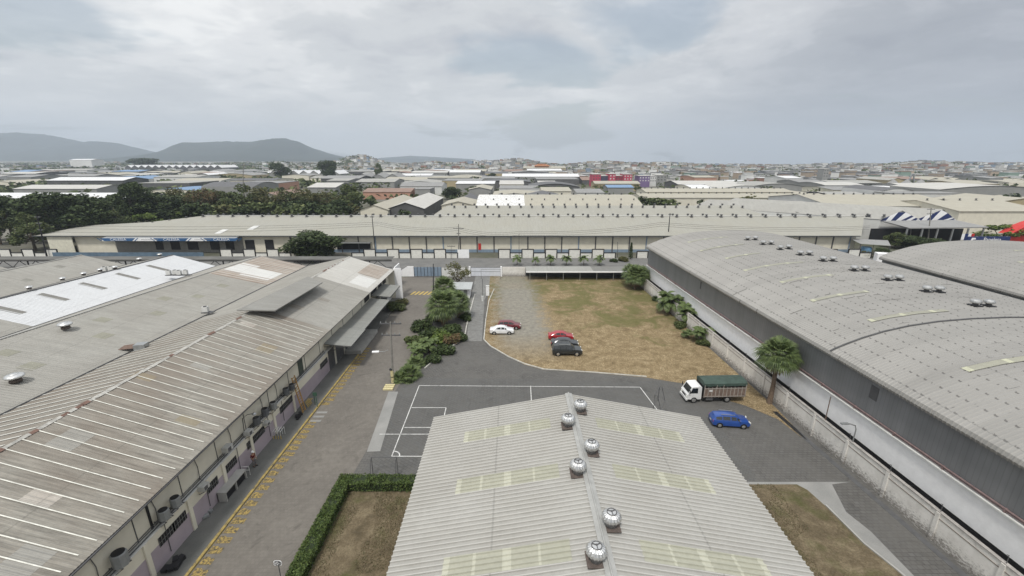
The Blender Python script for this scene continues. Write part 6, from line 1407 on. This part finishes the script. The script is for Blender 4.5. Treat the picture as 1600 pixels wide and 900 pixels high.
mb.grid([[(x0+W_*k/n, yy, 1.5+(zt+.6-1.5)*math.sin(math.pi*(.12+.76*k/n))**.8) for yy in (143, 147)] for k in range(n+1)]); mb.build('roof', M['red'], t); mb = MB(); mb.poly([(x0, 143.2, 0)]+[(x0+W_*k/n, 143.2, 1.4+(zt+.6-1.5)*math.sin(math.pi*(.12+.76*k/n))**.8) for k in range(n+1)]+[(x0+W_, 143.2, 0)]); mb.build('wall', M['red'], t); occ.append((x0-2, x0+W_, 140, 168))
t = thing('shop_porch', (PY(1372, 385, 138).x, 138, 0), 'small grey porch roof with blue tank at the end of the long warehouse', 'shelter'); mb = MB(); a, b = PY(1345, 381, 136), PY(1392, 384, 134); mb.poly([a, b, b+V((3, 5, .8)), a+V((0, 5, .8))]); mb.build('roof', CR['grey'], t); mb = MB(); mb.bb(a.x, a.x+.2, a.y, a.y+.2, 0, a.z); mb.bb(b.x-.2, b.x, b.y, b.y+.2, 0, b.z); build_each(mb, 'post', M['dgrey'], t); mb = MB(); mb.lathe([(1.4, 0), (1.5, 1.6), (1.2, 2.0)], (PY(1361, 392, 135.5).x, 137.5, .6), 14); mb.build('tank', plain('tank_blue', (.16, .32, .50), .5), t)
hb(1300, 1508, 322, 196, 50, 3.2, 'gx', 'beige', 'white', 'long cream roof with a single row of vents and white gable front', 12)
hb(1246, 1300, 331, 176, 40, 2.4, 'gx', 'mid', 'white', 'grey roof between the rear bay and the striped gables')
hb(1500, 1640, 330, 178, 40, 2.6, 'gx', 'beige', 'cream', 'beige roof behind the red curved roof', 5)
hb(1540, 1660, 318, 222, 30, 2.8, 'gy', 'beige', 'ochre', 'beige hall with pale yellow gable front at the right edge')
hb(1396, 1502, 303, 262, 14, .3, 'flat', 'grey', 'white', 'low white building with small dark windows behind the single vented roof')
hb(1468, 1640, 296, 300, 40, 2.5, 'bar', 'pale', 'grey', 'ribbed grey hall with pale curved roof at the right edge')
hb(0-160, 190, 311, 285, 40, 2.5, 'gx', 'white', 'grey', 'very long white roofed hall behind the tree belt at far left')
hb(20, 150, 295, 345, 30, 2.2, 'gx', 'pale', 'grey', 'pale roof behind the very long white hall'); hb(72, 192, 282, 420, 30, 2.5, 'gx', 'white', 'dark', 'white roof with raised rounded left end beyond the tree belt')
hb(567, 641, 300, 330, 26, 2, 'gx', 'rust', 'salmon', 'long salmon pink walled building with grey roof'); hb(648, 672, 296, 330, 20, .3, 'flat', 'grey', 'grey', 'plain grey box building right of the salmon building')
hb(625, 690, 291, 370, 30, 2.5, 'gx', 'grey', 'white', 'grey roofed house with pale walls behind the salmon building')
hb(785, 905, 276, 560, 40, 3, 'barx', 'white', 'grey', 'long building with bright white curved roof left of the pink blocks')
hb(195, 346, 262, 950, 60, 5, 'saw', 'white', 'dark', 'white saw tooth roofed hall below the saddle between the mountains'); hb(420, 530, 272, 640, 40, 5, 'saw', 'white', 'grey', 'pale saw tooth roofed hall below the second mountain')
hb(555, 625, 278, 560, 40, 5, 'saw', 'grey', 'grey', 'grey saw tooth roofs at the foot of the pointed hill')
hb(108, 142, 250, 1300, 40, 3, 'gx', 'white', 'white', 'bright white block on the plain below the left mountain')
hb(1168, 1262, 292, 400, 40, 3, 'bar', 'mid', 'grey', 'grey arched hall above the long barrel warehouse'); hb(1060, 1158, 288, 430, 40, 2.5, 'gx', 'pale', 'dark', 'large white roofed hall with dark open front'); hb(1140, 1170, 283, 520, 20, 0, 'flat', 'white', 'white', 'white block with a small roof tower right of the pink blocks')
hb(950, 990, 293, 372, 22, 1.6, 'gx', 'blue', 'grey', 'light blue roofed hall before the pink blocks'); hb(930, 1000, 287, 415, 22, 2, 'gx', 'beige', 'ochre', 'beige hall between the blue roof and the pink blocks')
def windows_block(px0, px1, ytop, Y, dep, m_, label, wm='dark', rows=3, cols=5, name='apartment_block'):
    p0, p1 = PY(px0, ytop, Y), PY(px1, ytop, Y); t = thing(name, ((p0.x+p1.x)/2, Y, 0), label, 'building'); mb = MB(); mb.bb(p0.x, p1.x, Y, Y+dep, 0, p0.z); mb.build('wall', m_, t); mb = MB(); mb.bb(p0.x-.3, p1.x+.3, Y-.3, Y+dep+.3, p0.z, p0.z+.5); mb.build('roof', CR['pale'], t); mb = MB()
    for r_ in range(rows):
        for c in range(cols): x = lerp(p0.x, p1.x, (c+.3)/cols); z = p0.z-1.2-(r_*2.9); mb.bb(x, x+(p1.x-p0.x)/cols*.4, Y-.1, Y, z-1.2, z)
    build_each(mb, 'window', M[wm], t); occ.append((p0.x-3, p1.x+3, Y-3, Y+dep+3))
pk = plain('pink_wall', (.42, .055, .10), .7, .08, .1); pp_ = plain('purple_wall', (.17, .12, .24), .7, .1, .1); pk2 = plain('dark_pink_wall', (.28, .04, .07), .7, .1, .1)
windows_block(926, 939, 272.5, 470, 18, pk, 'left pink block with narrow dark windows', 'dgrey', 2, 3); windows_block(939, 952, 275, 476, 18, plain('navy_wall', (.07, .07, .13)), 'dark navy block between the left and middle pink blocks', 'dgrey', 2, 3); windows_block(952, 962, 272, 470, 18, pk, 'middle pink block with pale window bands', 'dirty_white', 2, 2); windows_block(962, 975, 275, 476, 18, pk2, 'dark red block right of the middle pink block', 'dgrey', 2, 3); windows_block(975, 988, 272.5, 470, 18, pk, 'right pink block at the end of the pink row', 'dirty_white', 2, 3)
windows_block(999, 1016, 275, 470, 18, pp_, 'purple block right of the pink row', 'dirty_white', 2, 4); windows_block(1016, 1026, 275.5, 480, 16, CW['white'], 'white block beside the purple one', 'dgrey', 2, 3); windows_block(1027, 1042, 274, 490, 18, CW['grey'], 'dark grey block right of the white one', 'dgrey', 2, 3); windows_block(1288, 1296, 264, 500, 10, CW['grey'], 'tall narrow grey tower block above the far roofs', 'dgrey', 3, 2)
t, x0, x1, h = hb(818, 884, 262.5, 900, 30, 3, 'gx', 'beige', 'ochre', 'ochre pavilion with stepped orange roof on the skyline'); orr = plain('orange_roof', (.36, .15, .06)); mb = MB(); xm = PY(847, 260, 900).x; mb.bb(xm-14, xm+14, 905, 920, h, h+5); mb.bb(xm-8, xm+8, 908, 918, h+5, h+8); mb.build('roof_tower', orr, t); mb = MB(); mb.poly([(xm-18, 903, h+4), (xm+18, 903, h+4), (xm+9, 910, h+7), (xm-9, 910, h+7)]); mb.build('upper_roof', orr, t)
# twin masts with tent roofs on the right
t = thing('tent_hall', (PY(1420, 290, 420).x, 420, 0), 'grey tent roofed hall hung from leaning twin masts', 'building'); xm = PY(1422, 290, 420).x; zt = PY(1422, 272, 420).z; mb = MB()
for s in (-1, 1): mb.beam((xm+s*4.5, 420, 3), (xm+s*.6, 420, zt), .8)
build_each(mb, 'mast', M['galv'], t); mb = MB()
for cx in (-16, -3, 10): mb.lathe([(7, 4), (5.5, 6), (2.5, 8.5), (.4, 10.5)], (xm+cx, 421, 0), 12)
build_each(mb, 'tent_roof', CR['grey'], t); mb = MB(); mb.bb(xm-22, xm+17, 416, 428, 0, 4.2); mb.build('wall', CW['grey'], t); occ.append((xm-26, xm+20, 410, 434))
# filler warehouses
rnd = random.Random(2024); rn = {'grey': 'grey', 'dark': 'dark', 'beige': 'beige', 'pale': 'pale', 'white': 'white', 'rust': 'rusty brown', 'blue': 'light blue', 'mid': 'mid grey'}; kn = {'gx': 'gabled', 'gy': 'gable fronted', 'bar': 'curved', 'barx': 'low arched', 'flat': 'flat', 'saw': 'saw tooth'}
zones = [(0, 130, 'below the left mountain'), (130, 300, 'below the mountain saddle'), (300, 420, 'left of the second mountain peak'), (420, 560, 'right of the second mountain peak'), (560, 680, 'under the pointed hill'), (680, 780, 'left of the long white curved roof'), (780, 910, 'around the long white curved roof'), (910, 1050, 'around the pink blocks'), (1050, 1170, 'right of the pink blocks'), (1170, 1300, 'above the barrel warehouse'), (1300, 1400, 'left of the twin masts'), (1400, 1500, 'around the twin masts'), (1500, 1700, 'at the right edge'), (-200, 0, 'at the left edge')]
def zone(px_):
    for a, b, n_ in zones:
        if a <= px_ < b: return n_
    return 'at the photo edge'
def band(Y): return 'first rows' if Y < 300 else 'middle rows' if Y < 420 else 'far rows' if Y < 580 else 'farthest rows'
nw = 0; Yr = 214.0; fill_rects = []; fdesc = []
while Yr < 820:
    x = -Yr*1.32; dep = min(60, 20+Yr*.03+rnd.uniform(0, 10))
    while x < Yr*1.32:
        w_ = rnd.uniform(11, 36)*(1+Yr/1200); x1 = x+w_; pxc = 800+F_PX*((x+x1)/2)/(Yr*cT+24*sT)
        ok = not any(a < x1 and b > x and c < Yr+dep and d > Yr for a, b, c, d in occ) and not (pxc < 575 and Yr < 262) and not (1000 < pxc < 1180 and Yr < 255) and rnd.random() < (.86 if pxc > 560 else .62) and -60 < pxc < 1660 and not (Yr > 560 and pxc > 880)
        if ok:
            kind = rnd.choices(['gx', 'gy', 'bar', 'barx', 'flat', 'saw'], [42, 22, 8, 10, 12, 6])[0]; rk = rnd.choices(['grey', 'dark', 'beige', 'pale', 'white', 'rust', 'blue', 'mid'], [20, 12, 18, 17, 11, 7, 2, 18])[0]; wk = rnd.choices(['cream', 'grey', 'white', 'dark', 'salmon', 'ochre'], [12, 30, 22, 24, 3, 6])[0]
            h = rnd.uniform(4.5, 8.5); yy = Yr+rnd.uniform(0, 5); t = thing('warehouse', ((x+x1)/2, yy, 0), f"{rn[rk]} {kn[kind]} building with {wk} walls {zone(pxc)}, {band(Yr)}", 'warehouse')
            t['group'] = 'city roofs '+zone(pxc); zb_ = hill_h((x+x1)/2, yy+dep/2); h += zb_; fdesc.append(((x+x1)/2, yy+dep/2, x1-x, dep, rn[rk]+' '+kn[kind]))
            make_b(t, x, x1, yy, yy+dep, zb_, h, rnd.uniform(1.2, 2.8), kind, CR[rk], CW[wk]); fill_rects.append((x, x1, yy, yy+dep)); nw += 1
        x = x1+rnd.uniform(1.5, 9)+(rnd.uniform(5, 25) if rnd.random() < .15 else 0)
    Yr += dep+rnd.uniform(5, 11)+Yr*.012
# houses: the nearest 300 as individuals, the rest as one mass
hm = [plain('house_'+n_, c, .85, .1, .1) for n_, c in (('pale', (.50, .49, .46)), ('white', (.68, .68, .66)), ('tan', (.36, .29, .22)), ('brick', (.27, .15, .11)), ('grey', (.26, .26, .26)), ('green', (.22, .30, .25)), ('blue', (.22, .28, .36)))]; hr = [plain('hroof_'+n_, c, .85, .15, .1) for n_, c in (('zinc', (.44, .44, .43)), ('dark', (.13, .13, .14)), ('white', (.66, .66, .66)), ('rust', (.24, .15, .11)))]
def house_geo(mb, x, y, z, w_, d, h, mi, ri, rz=0):
    mb.box((x, y, z+h/2-1), (w_, d, h+2), rz, mi); mb.box((x, y, z+h+.15), (w_+.5, d+.5, .3), rz, ri)
protos = []
for wi in range(7):
    for ri in range(4): mb = MB(); house_geo(mb, 0, 0, 0, 9, 8, 4.2+(wi % 3)*1.6, 0, 1); protos.append((mb.mesh('house', [hm[wi], hr[ri]]), wi, ri))
wn_ = ('pale', 'white', 'tan', 'brick', 'grey', 'pale green', 'pale blue'); rn_ = ('zinc', 'dark', 'white', 'rusty'); spots = []
Yh = 560.0
while Yh < 2500:
    stp = 13+Yh*.006; x = -Yh*1.3+rnd.uniform(0, 10)
    while x < Yh*1.3:
        pxc = 800+F_PX*x/(Yh*cT+24*sT); dens = .56 if pxc > 540 else .24
        if Yh < 830 and (any(a-6 < x < b+6 and c-6 < Yh < d+6 for a, b, c, d in occ+fill_rects)): dens = 0
        if Yh < 640 and (pxc < 880 or any(a-6 < x < b+6 and c-6 < Yh < d+6 for a, b, c, d in occ+fill_rects)): dens = 0
        if -20 < pxc < 1620 and rnd.random() < dens*(1 if Yh < 2200 else .5): spots.append((x+rnd.uniform(-3, 3), Yh+rnd.uniform(-6, 6), pxc))
        x += 12+Yh*.0035+rnd.uniform(0, 5)
    Yh += stp+3
spots.sort(key=lambda q: q[1]); mass = MB()
hmass = hm+hr
for i, (x, y, pxc) in enumerate(spots):
    z = hill_h(x, y); wi = rnd.choices(range(7), [26, 18, 14, 5, 28, 3, 3])[0]; ri = rnd.choices(range(4), [38, 34, 16, 9])[0]; rz = rnd.uniform(-.5, .5); s = rnd.uniform(.75, 1.45)
    if i < 300:
        me, _, _ = protos[wi*4+ri]; o = bpy.data.objects.new('house', me); C.objects.link(o); o.location = (x, y, z); o.rotation_euler = (0, 0, rz); o.scale = (s*rnd.uniform(.8, 1.5), s, s); tag(o, f'small {wn_[wi]} house with {rn_[ri]} roof {zone(pxc)}', 'house', 'small houses '+zone(pxc))
    else: house_geo(mass, x, y, z, 9*s*rnd.uniform(.8, 1.5), 8*s, (3.4+rnd.choice((0, 0, 2.6, 4.5)))*1.0, wi, 7+ri, rz)
tag(mass.build('hillside_houses', hmass), 'dense mass of small houses covering the distant hills', 'houses', kind='stuff')
# city trees: a small crown mesh shared by many
def small_tree(seed, m_):
    r_ = random.Random(seed); t = MB(); t.tube([(0, 0, 0), (0, 0, 4)], [.25, .15], 5, 1); b = [(V((r_.uniform(-1.8, 1.8), r_.uniform(-1.8, 1.8), r_.uniform(3, 5.5))), r_.uniform(1.3, 2.2)) for k in range(6)]
    for k in range(260): c, q = r_.choice(b); d = V((r_.gauss(0, 1), r_.gauss(0, 1), r_.gauss(0, 1))).normalized(); leafq(t, c+d*q*r_.random()**.4, r_.uniform(.6, 1.2), r_)
    return t.mesh('small_tree', [m_, M['bark']])
sm = [(small_tree(i, M[k]), k.split('_')[1]) for i, k in enumerate(('leaf_dark', 'leaf_mid', 'leaf_olive', 'leaf_dark'))]; nt = 0; far = MB()
sp = []
for k in range(5200):
    y = 200+1900*rnd.random()**1.5; x = rnd.uniform(-1.3, 1.3)*y; pxc = 800+F_PX*x/(y*cT+24*sT)
    if pxc < -10 or pxc > 1610 or any(a-3 < x < b+3 and c-3 < y < d+3 for a, b, c, d in occ+fill_rects): continue
    if pxc > 560 and rnd.random() < .62: continue
    if 560 < pxc < 1300 and y < 206: continue
    sp.append((x, y, pxc))
sp.sort(key=lambda q: q[1])
for i, (x, y, pxc) in enumerate(sp):
    if i < 230:
        me, kk = sm[i % 4]; s = rnd.uniform(.7, 1.5); o = bpy.data.objects.new('tree', me); C.objects.link(o); o.location = (x, y, hill_h(x, y)); o.rotation_euler = (0, 0, rnd.uniform(0, 6)); o.scale = (s*1.2, s*1.2, s); q = min(fdesc, key=lambda e: (max(0, abs(e[0]-x)-e[2]/2))**2+(max(0, abs(e[1]-y)-e[3]/2))**2); dx_, dy_ = x-q[0], y-q[1]
        side = ('right of' if dx_ > 0 else 'left of') if abs(dx_)-q[2]/2 > abs(dy_)-q[3]/2 else ('behind' if dy_ > 0 else 'before')
        lb_ = f"{('small', 'stout')[s > 1.1]} {dict(dark='dark', mid='green', olive='olive')[kk]} tree {side} a {q[4]} roof {zone(pxc)}, {band(y)}"
        if len(lb_.split()) > 16: lb_ = lb_.rsplit(',', 1)[0]
        if len(lb_.split()) > 16: lb_ = lb_.split(' ', 1)[1].replace(' a ', ' ', 1)
        tag(o, lb_, 'tree', 'city trees '+zone(pxc))
    else:
        z = hill_h(x, y); s = rnd.uniform(.8, 1.8)*(1+y/1500)*(1.35 if pxc < 560 else 1)
        for k in range(16): leafq(far, (x+rnd.gauss(0, 1.7)*s, y+rnd.gauss(0, 1.7)*s, z+rnd.uniform(.5, 4.2)*min(s, 1.5)), 1.5*s, rnd)
tag(far.build('distant_trees', M['leaf_mid']), 'far scattered trees merging into green patches between the distant roofs', 'trees', kind='stuff')
# parking yard beyond the rear bay
sheet('parking_yard', [(PY(1002, 315, 215).x, 208, .01), (PY(1185, 315, 215).x, 208, .01), (PY(1185, 315, 255).x, 256, .01), (PY(1002, 315, 255).x, 256, .01)], .012, M['dgrey'])
for k in range(10):
    x = PY(1012+17*k, 318, 225).x; mb = MB(); mb.box((0, 0, .75), (4.2, 1.8, .7)); mb.box((-.2, 0, 1.25), (2.3, 1.6, .5), 0, 1); o = mb.build('parked_car', [hm[(1, 3, 4, 0, 6)[k % 5]], M['glass']], None, True); o.location = (x, 214+(k % 3)*7, 0); tag(o, f"{('white', 'brown', 'grey', 'pale', 'blue')[k % 5]} car in the dark yard beyond the rear bay", 'car', 'cars in the distant dark yard')
for pr_ in [q for l in PT.values() for q in l]+list(SP.values())+[P_, lp, ap, cp]:
    if not pr_.used:
        for ch in list(pr_.r.children): bpy.data.objects.remove(ch)
        bpy.data.objects.remove(pr_.r)
print('filler', nw, 'houses', len(spots), 'trees', len(sp))
